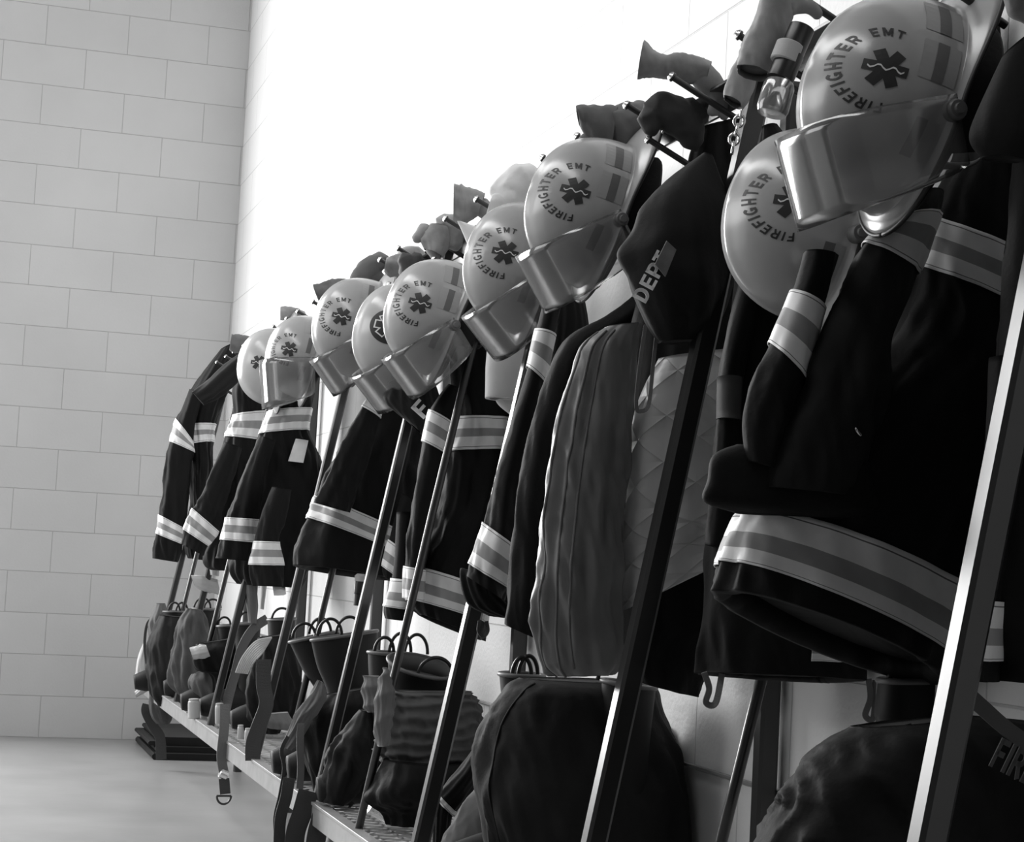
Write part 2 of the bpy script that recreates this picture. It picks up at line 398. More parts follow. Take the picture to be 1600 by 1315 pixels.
def peg(Y, z=1.735, ln=.13):
    x0 = slant(z) + .02; d = V((-.9, 0, .43)).normalized()
    p0 = V((x0, Y, z)); p1 = p0 + d * ln
    o = lathe('peg', p0, p1, [(0, .0055), (.955, .0055), (.96, .008), (.985, .0085), (1, .004)], 'peg', rack, 14)
    lathe('peg_tip', p1 - d * .004, p1 + d * .005, [(0, .006), (.5, .0088), (1, .004)], 'chrome', o, 12)
for bay in [-1.25, -1.75, -2.25, -2.75, -3.25, -3.75, -4.25, -4.75, -5.25, -5.75, -6.25, -6.75, -7.25, -7.75]:
    for dy in (-.11, .11): peg(bay + dy)
    peg(bay, 1.66, .11)

# ------------------------------------------------------------------ helmets
GLY = {}
def _arc(cx, cy, rx, ry, a0, a1, n=8):
    return [(cx + rx * math.cos(math.radians(a0 + (a1 - a0) * i / n)), cy + ry * math.sin(math.radians(a0 + (a1 - a0) * i / n))) for i in range(n + 1)]
STROKES = {   # bold sans capitals, unit height
    'F': (.58, [[(.1, 0), (.1, 1)], [(.1, .91), (.58, .91)], [(.1, .5), (.52, .5)]]),
    'I': (.2, [[(.1, 0), (.1, 1)]]),
    'E': (.6, [[(.1, 0), (.1, 1)], [(.1, .91), (.6, .91)], [(.1, .5), (.56, .5)], [(.1, .09), (.6, .09)]]),
    'H': (.68, [[(.1, 0), (.1, 1)], [(.58, 0), (.58, 1)], [(.1, .5), (.58, .5)]]),
    'T': (.62, [[(.31, 0), (.31, 1)], [(0, .91), (.62, .91)]]),
    'M': (.84, [[(.1, 0), (.1, 1)], [(.74, 0), (.74, 1)], [(.14, .96), (.42, .12)], [(.70, .96), (.42, .12)]]),
    'R': (.68, [[(.1, 0), (.1, 1)], [(.1, .91), (.36, .91)] + _arc(.36, .69, .23, .22, 90, -90) + [(.1, .47)], [(.38, .47), (.62, .02)]]),
    'P': (.64, [[(.1, 0), (.1, 1)], [(.1, .91), (.36, .91)] + _arc(.36, .67, .23, .24, 90, -90) + [(.1, .43)]]),
    'D': (.68, [[(.1, 0), (.1, 1)], [(.1, .91), (.28, .91)] + _arc(.28, .5, .30, .41, 90, -90, 12) + [(.1, .09)]]),
    'G': (.74, [_arc(.38, .5, .29, .41, 50, 330, 16) + [(.64, .42)], [(.40, .42), (.70, .42)], [(.64, .42), (.64, .04)]]),
}
def glyph(ch, wd=.19):
    if ch in GLY: return GLY[ch]
    adv, lines = STROKES[ch]; vs, fs = [], []
    for ln in lines:
        for (x0, y0), (x1, y1) in zip(ln, ln[1:]):
            l = math.hypot(x1 - x0, y1 - y0); 
            if l < 1e-4: continue
            tx, ty = (x1 - x0) / l, (y1 - y0) / l; e = .05 if len(ln) > 2 else 0
            nn = max(1, int(l / .25)); b = len(vs)
            for i in range(nn + 1):
                q = -e + (l + 2 * e) * i / nn
                for sd in (-1, 1): vs.append((x0 + tx * q - ty * sd * wd / 2, y0 + ty * q + tx * sd * wd / 2))
            fs += [(b + 2 * i, b + 2 * i + 2, b + 2 * i + 3, b + 2 * i + 1) for i in range(nn)]
    GLY[ch] = (vs, fs, adv + .13); return GLY[ch]
HA, HB, HH, HP = .140, .112, .146, 2.25
def side_y(x, z, off=.0009):
    r = (1 - min(1, max(0, z) / HH) ** HP) ** (1 / HP)
    return HB * r * math.sqrt(max(.0, 1 - (x / (HA * max(r, .01))) ** 2)) + off
def decal(name, polys, m, parent, off=.0009):
    vs, fs = [], []
    for pv, pf in polys:
        b = len(vs); vs += [V((x, side_y(x, z, off), z)) for x, z in pv]; fs += [tuple(i + b for i in f)[::-1] for f in pf]
    return mesh(name, vs, fs, m, parent, smooth=False)
ACX, ACZ = .002, .089
def helmet(label, px, py, Yc, lean=15, yaw=0, vis=None, shellm='shell', text=True, tapes=True, emblem='star', roll=0, vw=.118):
    """px, py: where the side emblem sits; crown points out of the rack, front points down"""
    root = bpy.data.objects.new('firefighter_helmet', None); COL.objects.link(root); root.empty_display_size = .05; root['rot'] = 1
    tag(root, label, 'helmet', 'firefighter helmets hung along the rack')
    ln = math.radians(lean)
    U = V((-math.cos(ln), 0, math.sin(ln))); F = V((-math.sin(ln), 0, -math.cos(ln))); L = U.cross(F)
    Rm = Matrix((F, L, U)).transposed()
    Rm = Matrix.Rotation(math.radians(yaw), 3, 'Z') @ Matrix.Rotation(math.radians(roll), 3, 'X') @ Rm
    anchor = V((ACX, side_y(ACX, ACZ), ACZ))
    a = at(px, py, Yc - .12); loc = a - Rm @ anchor
    root.matrix_world = Matrix.Translation(loc) @ Rm.to_4x4()
    # shell: dome, flared brim, underside
    n = 96; vs, fs, mi = [], [], []
    def ringv(fn):
        b = len(vs)
        for j in range(n): vs.append(fn(2 * PI * j / n))
        return b
    def sp(a): return math.copysign(1, a)
    rings = []; K = 20
    for i in range(1, K + 1):
        q = i / K * PI / 2; s_, c2 = math.sin(q), math.cos(q)
        r = s_ ** (2 / HP); z = HH * c2 ** (2 / HP) if c2 > 1e-6 else 0
        rings.append((ringv(lambda ph: V((HA * r * math.cos(ph), HB * r * math.sin(ph), z + (.004 * math.exp(-(math.sin(ph) * r * HB / .012) ** 2) * (1 if i < K else 0))))), 0))
    def bw(ph):
        f = max(0, math.cos(ph)) ** 2; b = max(0, -math.cos(ph)) ** 1.6
        return .012 + .010 * f + .062 * b, .003 + .006 * f + .026 * b
    for s_ in (.08, .25, .5, .75, 1):
        def fn(ph, s_=s_):
            wv, dz = bw(ph); d = V((math.cos(ph) / HA, math.sin(ph) / HB, 0)).normalized()
            return V((HA * math.cos(ph), HB * math.sin(ph), 0)) + d * wv * s_ - V((0, 0, dz * s_ ** 1.5 + .002 * s_))
        rings.append((ringv(fn), 0))
    for s_, dz_ in ((.99, -.004), (.5, -.004), (.0, -.004), (-.1, .02)):
        def fn(ph, s_=s_, dz_=dz_):
            wv, dz = bw(ph); d = V((math.cos(ph) / HA, math.sin(ph) / HB, 0)).normalized(); q = max(s_, 0)
            return V((HA * math.cos(ph), HB * math.sin(ph), 0)) + d * (wv * s_ - .002) - V((0, 0, dz * q ** 1.5 - dz_))
        rings.append((ringv(fn), 1))
    for sc, z in ((.92, .05), (.7, .10), (.3, .12)):
        rings.append((ringv(lambda ph: V((HA * sc * math.cos(ph), HB * sc * math.sin(ph), z))), 1))
    vs.append(V((0, 0, HH + .004))); top = len(vs) - 1; vs.append(V((0, 0, HH - .012))); bot = len(vs) - 1
    for j in range(n): k = (j + 1) % n; fs.append((top, rings[0][0] + j, rings[0][0] + k)); mi.append(0)
    for (a_, m1), (b_, m2) in zip(rings, rings[1:]):
        for j in range(n): k = (j + 1) % n; fs.append((a_ + j, b_ + j, b_ + k, a_ + k)); mi.append(m2)
    for j in range(n): k = (j + 1) % n; fs.append((rings[-1][0] + k, rings[-1][0] + j, bot)); mi.append(1)
    mesh('shell', vs, fs, [shellm, 'hinner'], root, mi)
    ed = []
    for i in range(49):
        ph = 2 * PI * i / 48; wv, dz = bw(ph); d = V((math.cos(ph) / HA, math.sin(ph) / HB, 0)).normalized()
        ed.append(V((HA * math.cos(ph), HB * math.sin(ph), 0)) + d * wv - V((0, 0, dz + .003)))
    tube('edge_trim', ed, .0032, 'trim', root, n=8, sub=2)
    # ear flap / liner skirt under the brim
    vs, fs = [], []; nn = 48
    for s_, z in ((.9, .02), (.93, -.03), (.97, -.055), (.95, -.06), (.88, -.03), (.8, .02)):
        for j in range(nn):
            ph = 2 * PI * j / nn; wob = 1 + .03 * math.sin(5 * ph) * (z < -.02)
            vs.append(V((HA * s_ * wob * math.cos(ph), HB * s_ * wob * math.sin(ph), z * (1.0 if math.cos(ph) < .4 else .45))))
    for i in range(5):
        for j in range(nn): k = (j + 1) % nn; fs.append((i * nn + j, (i + 1) * nn + j, (i + 1) * nn + k, i * nn + k))
    mesh('ear_flap', vs, fs, 'dark', root)
    # chin strap with buckle
    cs = tube('chin_strap', [(0, .098, -.02), (.02, .09, -.07), (.03, .0, -.10), (.02, -.09, -.07), (0, -.098, -.02)], .007, 'strap', root, n=8, flat=.25)
    lathe('strap_buckle', (.03, .094, -.075), (.034, .084, -.10), [(0, .008), (.3, .011), (.7, .011), (1, .008)], 'chrome', cs, 12)
    if tapes:
        def quad(x0, x1, z0, z1, nx=6, nz=3):
            pv = [(x0 + (x1 - x0) * i / nx, z0 + (z1 - z0) * j / nz) for j in range(nz + 1) for i in range(nx + 1)]
            pf = [(j * (nx + 1) + i, j * (nx + 1) + i + 1, (j + 1) * (nx + 1) + i + 1, (j + 1) * (nx + 1) + i) for j in range(nz) for i in range(nx)]
            return pv, pf
        for x0, x1 in ((-.052, -.0), (-.112, -.066), (.045, .09)):
            t_ = decal('reflective_tape', [quad(x0, x1, .006, .054)], 'htape', root, .0007)
            decal('tape_stripe', [quad(x0, x1, .022, .037)], 'htapemid', t_, .0012)
    # lettering round the emblem
    if text:
        polys = []; s_ = 'FIREFIGHTER EMT'; size = .0118; R0 = .0425
        ws = [glyph(c)[2] * size + .0012 if c != ' ' else size * .6 for c in s_]; tot = sum(ws)
        span = math.radians(212); k = span / (tot / R0); pos = 0
        for c, wd in zip(s_, ws):
            al = -span / 2 + (pos + wd / 2) / R0 * k; pos += wd
            if c == ' ': continue
            gv, gf, gw = glyph(c); pv = []
            for gx, gy in gv:
                u = (gx - (gw - .13) / 2) * size; rr = R0 + gy * size * 1.0
                aa = al + u / R0
                pv.append((ACX - math.sin(aa) * rr, ACZ + math.cos(aa) * rr * .98))
            polys.append((pv, [f[::-1] for f in gf]))
        decal('lettering', polys, 'ink', root)
    def star(R, w_, m, off, name='star_of_life', parent=root, inflate=0):
        polys = []
        for k in range(3):
            a_ = k * PI / 3 + PI / 2; d = (math.cos(a_), math.sin(a_)); p = (-d[1], d[0])
            pv = [(ACX + d[0] * (R + inflate) * q + p[0] * w2 * (w_ / 2 + inflate), ACZ + d[1] * (R + inflate) * q + p[1] * w2 * (w_ / 2 + inflate)) for q in (-1, -.75, -.5, -.25, 0, .25, .5, .75, 1) for w2 in (-1, 0, 1)]
            polys.append((pv, [(i * 3 + j, i * 3 + j + 1, i * 3 + j + 4, i * 3 + j + 3) for i in range(8) for j in range(2)]))
        return decal(name, polys, m, parent, off)
    if emblem == 'star':
        st = star(.0245, .0135, 'ink', .0010)
        pv, pf = [], []
        for i in range(13):
            z = ACZ - .0 ; u = -.02 + .04 * i / 12; wv = .0028 * math.sin(i * 1.3)
            pv += [(ACX - .004 * math.sin(i) * .2 + wv, 0)] and [(ACX + u, ACZ + wv - .001), (ACX + u, ACZ + wv + .0012)]
        pf = [(2 * i, 2 * i + 1, 2 * i + 3, 2 * i + 2) for i in range(12)]
        decal('staff_mark', [([(ACX + (z - ACZ), ACZ + (x - ACX)) for x, z in pv], [f[::-1] for f in pf])], 'inkwhite', st, .0016)
    else:
        def disc(R, n_=56):
            pv = [(ACX, ACZ)]; pf = []
            for q in range(1, 11):
                for j in range(n_): pv.append((ACX + R * q / 10 * math.cos(2 * PI * j / n_), ACZ - .006 + R * q / 10 * math.sin(2 * PI * j / n_)))
            for j in range(n_): pf.append((0, 1 + j, 1 + (j + 1) % n_))
            for q in range(9):
                for j in range(n_): pf.append((1 + q * n_ + j, 1 + (q + 1) * n_ + j, 1 + (q + 1) * n_ + (j + 1) % n_, 1 + q * n_ + (j + 1) % n_))
            return pv, pf
        dd = decal('round_emblem', [disc(.044)], 'ink', root, .0012)
        star(.027, .016, 'inkwhite', .0022, 'star_outline', dd, .0028); star(.027, .016, 'ink', .0030, 'star_of_life', dd)
    for sy in (1, -1):
        kb = lathe('pivot_knob', (.028, sy * (HB + .005), .002), (.028, sy * (HB + .028), .002), [(0, .013), (.6, .013), (.8, .011), (.82, .007), (1, .006)], 'rim', root, 20)
    if vis is not None:
        dl = math.radians(vis); e1 = V((math.sin(dl), 0, math.cos(dl))); e2 = V((math.cos(dl), 0, -math.sin(dl)))
        W2, L2 = HB + .016, .158; o0 = V((.02, 0, .002)); vs, fs = [], []; NS, NW = 56, 8
        for i in range(NS + 1):
            s3 = PI * i / NS; sn = math.sin(s3); cs_ = math.cos(s3)
            for j in range(NW + 1):
                q = j / NW; wd = vw * (.72 + .28 * sn ** .5)
                vs.append(o0 + e1 * (L2 * sn ** .8 * (1 - .06 * q)) + V((0, math.copysign(abs(cs_) ** .7, cs_) * W2, 0)) + e2 * (wd * q - .012 + .0 * sn))
        for i in range(NS):
            for j in range(NW): b = i * (NW + 1) + j; fs.append((b, b + 1, b + NW + 2, b + NW + 1))
        o = mesh('visor', vs, fs, 'visor', root)
        md = o.modifiers.new('t', 'SOLIDIFY'); md.thickness = .0022
    return root
helmet('largest nearest firefighter helmet at top right, full side lettering, clear visor swung over it', 1385, 106, -7.66, 16, 0, 30)
helmet('firefighter helmet half hidden behind the nearest one, no visor showing in front of its lettering', 1242, 315, -7.32, 10, 0, None, text=True)
helmet('firefighter helmet left of the black cloth hood, smoky visor hanging below, flared rear brim', 900, 298, -6.5, 16, 0, 44)
helmet('firefighter helmet above the pale cloth hood, tucked behind the next helmet to its right', 790, 394, -5.98, 12, 0, 50)
helmet('firefighter helmet left of the thin bright rod, complete lettering, visor pointing down', 657, 473, -5.42, 16, 0, 52)
helmet('firefighter helmet with a round black emblem disc and white star outline', 606, 509, -5.06, 12, 4, 50, 'shell2', text=False, tapes=False, emblem='disc')
helmet('firefighter helmet third from the far end, bright edge, visor pointing down', 534, 494, -4.58, 14, 0, 48)
helmet('far firefighter helmet with its visor hanging straight down over the lower lettering', 452, 545, -3.5, 12, 0, 16, vw=.16)
helmet('farthest pale firefighter helmet, mostly hidden behind the one with the straight visor', 404, 566, -3.05, 4, 0, None, 'shell2', text=False, tapes=False)

# ------------------------------------------------------------------ turnout coats
def coat(label, Y, body, bmat='black', bbands=(), sleeves=(), seed=1, dh=.1, fold=.010, ks=(4, 7, 11, 17), extras=(), hem_open=.7, wr=.015, group='turnout coats hung along the rack', inner='dark'):
    top = at((body[0][0] + body[0][2]) / 2, (body[0][1] + body[0][3]) / 2, Y)
    root = thing('turnout_coat', label, 'coat', top, group)
    B = Surf(body, Y, fold, ks, seed, wr, dh=dh)
    loft('body', B, bmat, root, n=150, step=8, inner=hem_open, inner_mat=inner)
    for bb in bbands: band(B, bb[0], bb[1], root, *(bb[2:4] if len(bb) > 2 else ()))
    for i, sl in enumerate(sleeves):
        sY, rows, bands = sl[0], sl[1], sl[2]; m = sl[3] if len(sl) > 3 else bmat
        s_ = Surf(rows, sY, sl[5] if len(sl) > 5 else .005, (3, 5, 8), seed * 10 + i, .011, 12, dh=sl[4] if len(sl) > 4 else .055)
        so = loft('sleeve', s_, m, root, n=90, step=12, inner=.5, inner_mat=inner)
        for bb in bands: band(s_, bb[0], bb[1], so, *(bb[2:4] if len(bb) > 2 else ()), off=.0025)
    return root, B
GR = PI  # camera side of a row runs through theta = -pi/2

# C1: nearest coat, right
r1, B1 = coat('largest nearest turnout coat at right, wide pale hem band and wavy chest band', -7.5,
    [(1545, 30, 1575, 20, .03), (1525, 120, 1610, 120, .05), (1490, 250, 1640, 250, .08), (1442, 343, 1690, 450, .1, -.0), (1425, 420, 1700, 540, .11), (1395, 520, 1670, 600, .11),
     (1300, 640, 1610, 700, .13, .01), (1165, 806, 1512, 925, .13, .028), (1131, 887, 1496, 1034, .135, .03), (1120, 932, 1480, 1062, .135, .034)],
    bbands=((3, 4), (7, 8)), seed=3, hem_open=.9,
    sleeves=(
        (-7.62, [(1255, 395, 1310, 400, .04), (1238, 457, 1286, 478, .05), (1203, 539, 1258, 592, .055), (1172, 600, 1245, 650, .055), (1160, 660, 1228, 700, .05), (1168, 722, 1215, 735, .045)], ((1, 2),), 'black', .05, .006),
        (-7.62, [(1445, 300, 1475, 300, .03), (1410, 345, 1468, 335, .05), (1347, 388, 1432, 432, .06), (1300, 490, 1400, 520, .06), (1250, 600, 1380, 620, .065), (1198, 715, 1350, 730, .06), (1180, 760, 1330, 775, .05)], ((1.0, 1.95),), 'dark', .06, .007)))
PK = Surf([(1150, 695, 1345, 705, .03), (1112, 712, 1362, 728, .05), (1104, 750, 1372, 765, .055), (1100, 784, 1375, 800, .05), (1150, 802, 1350, 812, .02)], -7.6, .004, (4, 7), 5, .006, power=.6)
loft('pocket', PK, 'black', r1, n=64)
tube('zip_pull', [at(1330, 660, -7.66), at(1338, 672, -7.67), at(1345, 680, -7.67)], .002, 'chrome', r1)

# coat right of it, cut by the frame
r, B = coat('dark turnout coat at the right frame edge with a grey collar and pale cuff', -7.84,
    [(1640, -20, 1760, -20, .05), (1600, 120, 1860, 120, .1), (1575, 330, 1930, 330, .13), (1560, 600, 1950, 600, .13), (1548, 900, 1960, 900, .13), (1545, 1060, 1960, 1075, .13)],
    bbands=(), seed=5,
    sleeves=((-7.88, [(1545, 560, 1640, 560), (1535, 760, 1600, 760), (1515, 936, 1569, 940), (1503, 1029, 1561, 1032), (1500, 1060, 1560, 1065)], ((2, 3),), 'black', .04),))
CO = Surf([(1565, 90, 1660, 20, .02), (1530, 165, 1660, 130, .035), (1518, 215, 1640, 215, .035), (1535, 248, 1600, 250, .02)], -7.92, .006, (3, 5), 4, .004)
loft('collar', CO, 'dark', r, n=48)

# coat behind C1
r, B = coat('dark turnout coat hanging behind the largest coat, its hem showing below it', -7.15,
    [(1190, 200, 1215, 195, .02), (1170, 300, 1290, 300, .06), (1150, 450, 1340, 450), (1140, 640, 1370, 640), (1105, 860, 1400, 880), (1095, 985, 1400, 1000, .1, .01), (1090, 1040, 1398, 1046, .1, .01), (1088, 1052, 1396, 1068, .1, .01)],
    bbands=((5, 5.85, -1.45, -.9),), seed=8,
    sleeves=((-7.22, [(1160, 420, 1200, 430), (1135, 520, 1175, 530), (1122, 590, 1160, 592), (1120, 652, 1158, 655), (1110, 760, 1150, 770), (1100, 850, 1140, 860)], (), 'black', .04),))
TB = Surf([(1120, 590, 1160, 590), (1119, 655, 1158, 656)], -7.23, .0, (2,), 1, .001, dh=.042)
loft('arm_patch', TB, 'grey', r, n=40, step=4)
for px_ in (((1100, 1050), (1108, 1075), (1103, 1097), (1118, 1098), (1128, 1052)), ((1357, 1060), (1360, 1090), (1352, 1117), (1365, 1120), (1368, 1062))):
    ribbon('hanger_loop', px_, -7.2, .009, 'strapg', r)

# C2: coat opened to show quilted lining
r2, B2 = coat('turnout coat hung open so its grey quilted lining faces out', -6.72,
    [(1085, 205, 1165, 185, .03), (1060, 300, 1180, 300, .05), (1010, 430, 1185, 430, .07), (985, 520, 1185, 520), (965, 650, 1180, 650), (960, 800, 1175, 800), (955, 950, 1160, 950), (950, 1020, 1110, 1030, .09, .0), (985, 1058, 1085, 1085, .08, .0)],
    seed=11, sleeves=((-6.62, [(1060, 400, 1100, 420, .04), (960, 485, 1010, 505, .05), (880, 535, 930, 560, .05), (838, 640, 900, 650), (812, 750, 880, 750), (800, 860, 870, 870), (790, 962, 850, 985), (790, 975, 846, 1000)], (), 'black', .05),))
LP = Surf([(945, 512, 1005, 505, .03), (905, 545, 995, 545, .045), (882, 615, 990, 615, .05), (862, 700, 985, 700, .055), (850, 790, 975, 790, .055), (842, 880, 968, 880, .055), (836, 970, 968, 975, .045), (840, 1030, 975, 1035, .04), (862, 1056, 960, 1054, .03)], -6.86, .009, (5, 9, 14), 21, .012, 16)
lp = loft('lining_panel', LP, 'liningw', r2, n=90)
for th, tt in ((-2.62, 8), (-2.1, 8), (-1.75, 7.3)):
    tube('seam_piping', [LP.pt(.4 + i * (tt - .4) / 24, th, .001) for i in range(25)], .0022, 'mid', lp, n=6, sub=2)
LQ = Surf([(1030, 560, 1150, 545, .03), (992, 640, 1160, 630, .05), (982, 730, 1155, 720, .055), (976, 820, 1148, 800, .055), (972, 890, 1140, 832, .05), (966, 958, 1135, 876, .045)], -6.83, .007, (5, 8), 23, .006)
loft('lining_panel', LQ, 'lining2', r2, n=90)
ribbon('webbing_loop', [(1009, 507), (1001, 560), (994, 632), (1003, 642), (1014, 630), (1020, 575), (1026, 520)], -6.95, .006, 'strapg', r2)

# C3
r3, B3 = coat('turnout coat left of the quilted lining, slanting sleeve with a pale cuff band', -6.2,
    [(868, 430, 900, 420, .04), (850, 520, 920, 520, .06), (835, 650, 900, 650), (800, 800, 880, 800), (760, 900, 860, 905), (722, 888, 800, 930), (730, 940, 830, 955), (765, 962, 860, 970)],
    seed=14, dh=.07, sleeves=((-6.32, [(852, 460, 880, 470, .035), (839, 515, 866, 522, .04), (824, 574, 852, 600, .045), (797, 665, 842, 670), (776, 745, 826, 750), (757, 817, 812, 858), (735, 882, 797, 920), (730, 900, 792, 940)], ((1, 2), (5, 6)), 'black', .045),))
ribbon('hanger_loop', [(750, 968), (748, 985), (755, 994), (762, 985), (760, 970)], -6.25, .007, 'strap', r3)

# C4
r4, B4 = coat('turnout coat behind the thin bright rod, banded at the chest and hem', -5.3,
    [(738, 385, 770, 375, .03), (725, 470, 800, 460, .06), (705, 560, 812, 560), (712, 652, 815, 656), (702, 706, 812, 704), (680, 800, 800, 805), (640, 884, 770, 925, .1, .01), (636, 937, 762, 975, .1, .01), (650, 958, 755, 1000, .1, .01)],
    bbands=((3, 4), (6, 7)), seed=17,
    sleeves=((-5.4, [(700, 600, 722, 610, .035), (672, 640, 706, 660, .045), (661, 690, 694, 708, .045), (652, 740, 690, 745), (642, 800, 680, 800), (634, 850, 672, 855), (633, 884, 664, 890), (632, 934, 660, 938)], ((1, 2), (6, 7)), 'black', .045, .008),
             (-5.2, [(620, 800, 650, 800), (613, 903, 640, 905), (601, 947, 640, 952), (603, 966, 640, 970)], ((1, 2),), 'black', .04)))

# C5
r5, B5 = coat('turnout coat with a wavy pale hem band beside the middle bright pole', -4.45,
    [(660, 395, 700, 385, .03), (625, 500, 690, 500, .06), (594, 604, 668, 632, .08), (590, 636, 664, 660, .08), (552, 680, 660, 690), (522, 728, 650, 740), (497, 777, 640, 838, .1, .008), (484, 811, 634, 870, .1, .008), (462, 858, 625, 890, .1, .01), (459, 884, 618, 906, .1, .01)],
    bbands=((2, 3), (6, 7)), seed=19, fold=.016, ks=(4, 6, 9),
    sleeves=((-4.6, [(600, 570, 625, 580, .03), (588, 602, 604, 608, .035), (566, 636, 592, 652, .04), (535, 690, 580, 700), (505, 755, 560, 762), (492, 785, 545, 800)], ((1, 2),), 'black', .04),
             (-4.6, [(628, 770, 650, 780), (607, 842, 634, 862), (597, 884, 618, 900), (600, 900, 616, 910)], ((1, 2),), 'black', .03)))

# dark cloth with a pale letter F
r6, B6 = coat('dark garment with a pale capital F on its back below the middle helmets', -5.15,
    [(638, 560, 668, 572, .02), (618, 590, 680, 600, .04), (600, 612, 690, 640, .05), (606, 634, 690, 660, .05), (640, 660, 672, 690, .03)],
    'dark', seed=22, dh=.05, fold=.004, hem_open=.3)
# C6
r7, B7 = coat('turnout coat below the helmet with the straight visor, small pale chest patch', -2.95,
    [(440, 560, 500, 560, .05), (428, 610, 492, 610), (420, 642, 486, 638), (406, 678, 482, 672), (398, 710, 500, 712), (385, 760, 505, 765), (370, 830, 500, 835), (362, 885, 480, 890), (375, 912, 470, 918)],
    bbands=((2, 3),), seed=27, fold=.014,
    sleeves=((-3.1, [(405, 680, 430, 690), (382, 735, 415, 742), (364, 785, 408, 790), (354, 808, 403, 811), (345, 843, 396, 847), (337, 872, 388, 876)], ((3, 4),), 'black', .05, .01),
             (-3.2, [(425, 760, 455, 765), (405, 810, 445, 812), (398, 845, 434, 846), (391, 882, 440, 883), (396, 915, 440, 915)], ((2, 3),), 'black', .05, .008)))
PT = Surf([(462, 685, 482, 688, .01), (450, 720, 474, 723, .01)], -3.06, 0, (2,), 2, 0)
loft('chest_patch', PT, 'tape', r7, n=24, step=3)
# C7
r8, B8 = coat('second turnout coat from the far end, pale band across its upper front', -2.1,
    [(385, 545, 430, 530, .05), (365, 600, 425, 590), (366, 648, 422, 642), (352, 682, 416, 690), (338, 740, 420, 745), (330, 810, 415, 815), (318, 875, 400, 880), (330, 890, 395, 893)],
    bbands=((2, 3),), seed=31, fold=.014,
    sleeves=((-2.25, [(350, 690, 378, 700), (328, 740, 365, 745), (310, 780, 350, 790), (302, 795, 340, 828), (288, 828, 324, 852), (284, 850, 318, 868)], ((3, 4),), 'black', .05, .01),
             (-2.0, [(322, 840, 350, 842), (325, 870, 345, 872), (328, 898, 342, 900)], (), 'pale', .03)))
# C8
r9, B9 = coat('farthest turnout coat at the left end of the rack, pale chest and cuff bands', -1.2,
    [(345, 545, 380, 530, .05), (312, 590, 372, 575), (292, 625, 355, 615), (287, 663, 336, 662), (294, 695, 332, 690), (296, 740, 330, 745), (298, 790, 325, 800), (290, 850, 325, 855), (295, 872, 320, 875)],
    bbands=((3, 4),), seed=35, fold=.016,
    sleeves=((-1.3, [(296, 608, 318, 615), (284, 640, 308, 650), (276, 655, 302, 690), (266, 690, 302, 706), (258, 730, 298, 738), (252, 780, 293, 790), (249, 804, 288, 825), (245, 834, 284, 850), (240, 862, 280, 872), (239, 872, 276, 878)], ((2, 3), (6, 7)), 'black', .05, .01),))
for q in (((430, 528), (370, 560), (318, 605)), ((436, 545), (385, 580), (330, 622)), ((420, 575), (390, 610), (378, 640))):
    pass
CL = Surf([(425, 530, 432, 540, .02), (395, 540, 412, 560, .04), (355, 565, 378, 590, .045), (318, 598, 345, 620, .04), (300, 612, 318, 632, .02)], -2.3, .01, (3, 5, 7), 41, .008)
tag(loft('hood', CL, 'dark', None, n=48, inner=.0), 'dark hood collar sprawled over the shoulders of the two farthest coats', 'hood')

# ------------------------------------------------------------------ hoods
root = thing('cloth_hood', 'black cloth hood with white letters and a grey patch hanging beside the thick pole', 'hood', at(1105, 245, -6.98))
HD = Surf([(1098, 240, 1114, 243, .015), (1040, 284, 1135, 298, .05), (1002, 325, 1150, 330, .07), (985, 366, 1152, 370, .08), (962, 400, 1150, 402, .08), (976, 432, 1146, 436, .08), (986, 458, 1140, 462, .075), (1006, 500, 1124, 502, .06), (1030, 536, 1092, 532, .03)], -6.98, .006, (3, 5, 8), 51, .006)
hb = loft('hood_body', HD, 'dark', root, n=96)
def flat_text(name, s_, p0, p1, h, Y, m, parent, lift=.02):
    a, b = at(*p0, Y), at(*p1, Y); d = (b - a); up = d.cross((a - CAM).normalized()).normalized() * -1
    if up.z < 0: up = -up
    tot = sum(glyph(c)[2] for c in s_); sx = d.length / tot; vs, fs = [], []; pos = 0; dn = d.normalized()
    nrm = (CAM - a).normalized()
    for c in s_:
        gv, gf, gw = glyph(c); bb = len(vs)
        vs += [a + dn * ((gx + pos) * sx) + up * (gy * h) + nrm * 0 for gx, gy in gv]; fs += [tuple(i + bb for i in f) for f in gf]; pos += gw
    o = mesh(name, vs, fs, m, parent, smooth=False); md = o.modifiers.new('t', 'SOLIDIFY'); md.thickness = .0015; return o
flat_text('lettering', 'DEPT', (1009, 474), (1050, 398), .024, -7.062, 'inkwhite', hb)
q = [at(1024, 412, -7.072), at(1040, 432, -7.072), at(1057, 390, -7.072), at(1042, 376, -7.072)]
o = mesh('sewn_patch', q, [(0, 1, 2, 3)], 'patch', hb, smooth=False); md = o.modifiers.new('t', 'SOLIDIFY'); md.thickness = .003
flat_text('F_lettering', 'F', (662, 655), (678, 637), .042, -5.33, 'inkwhite', r6)

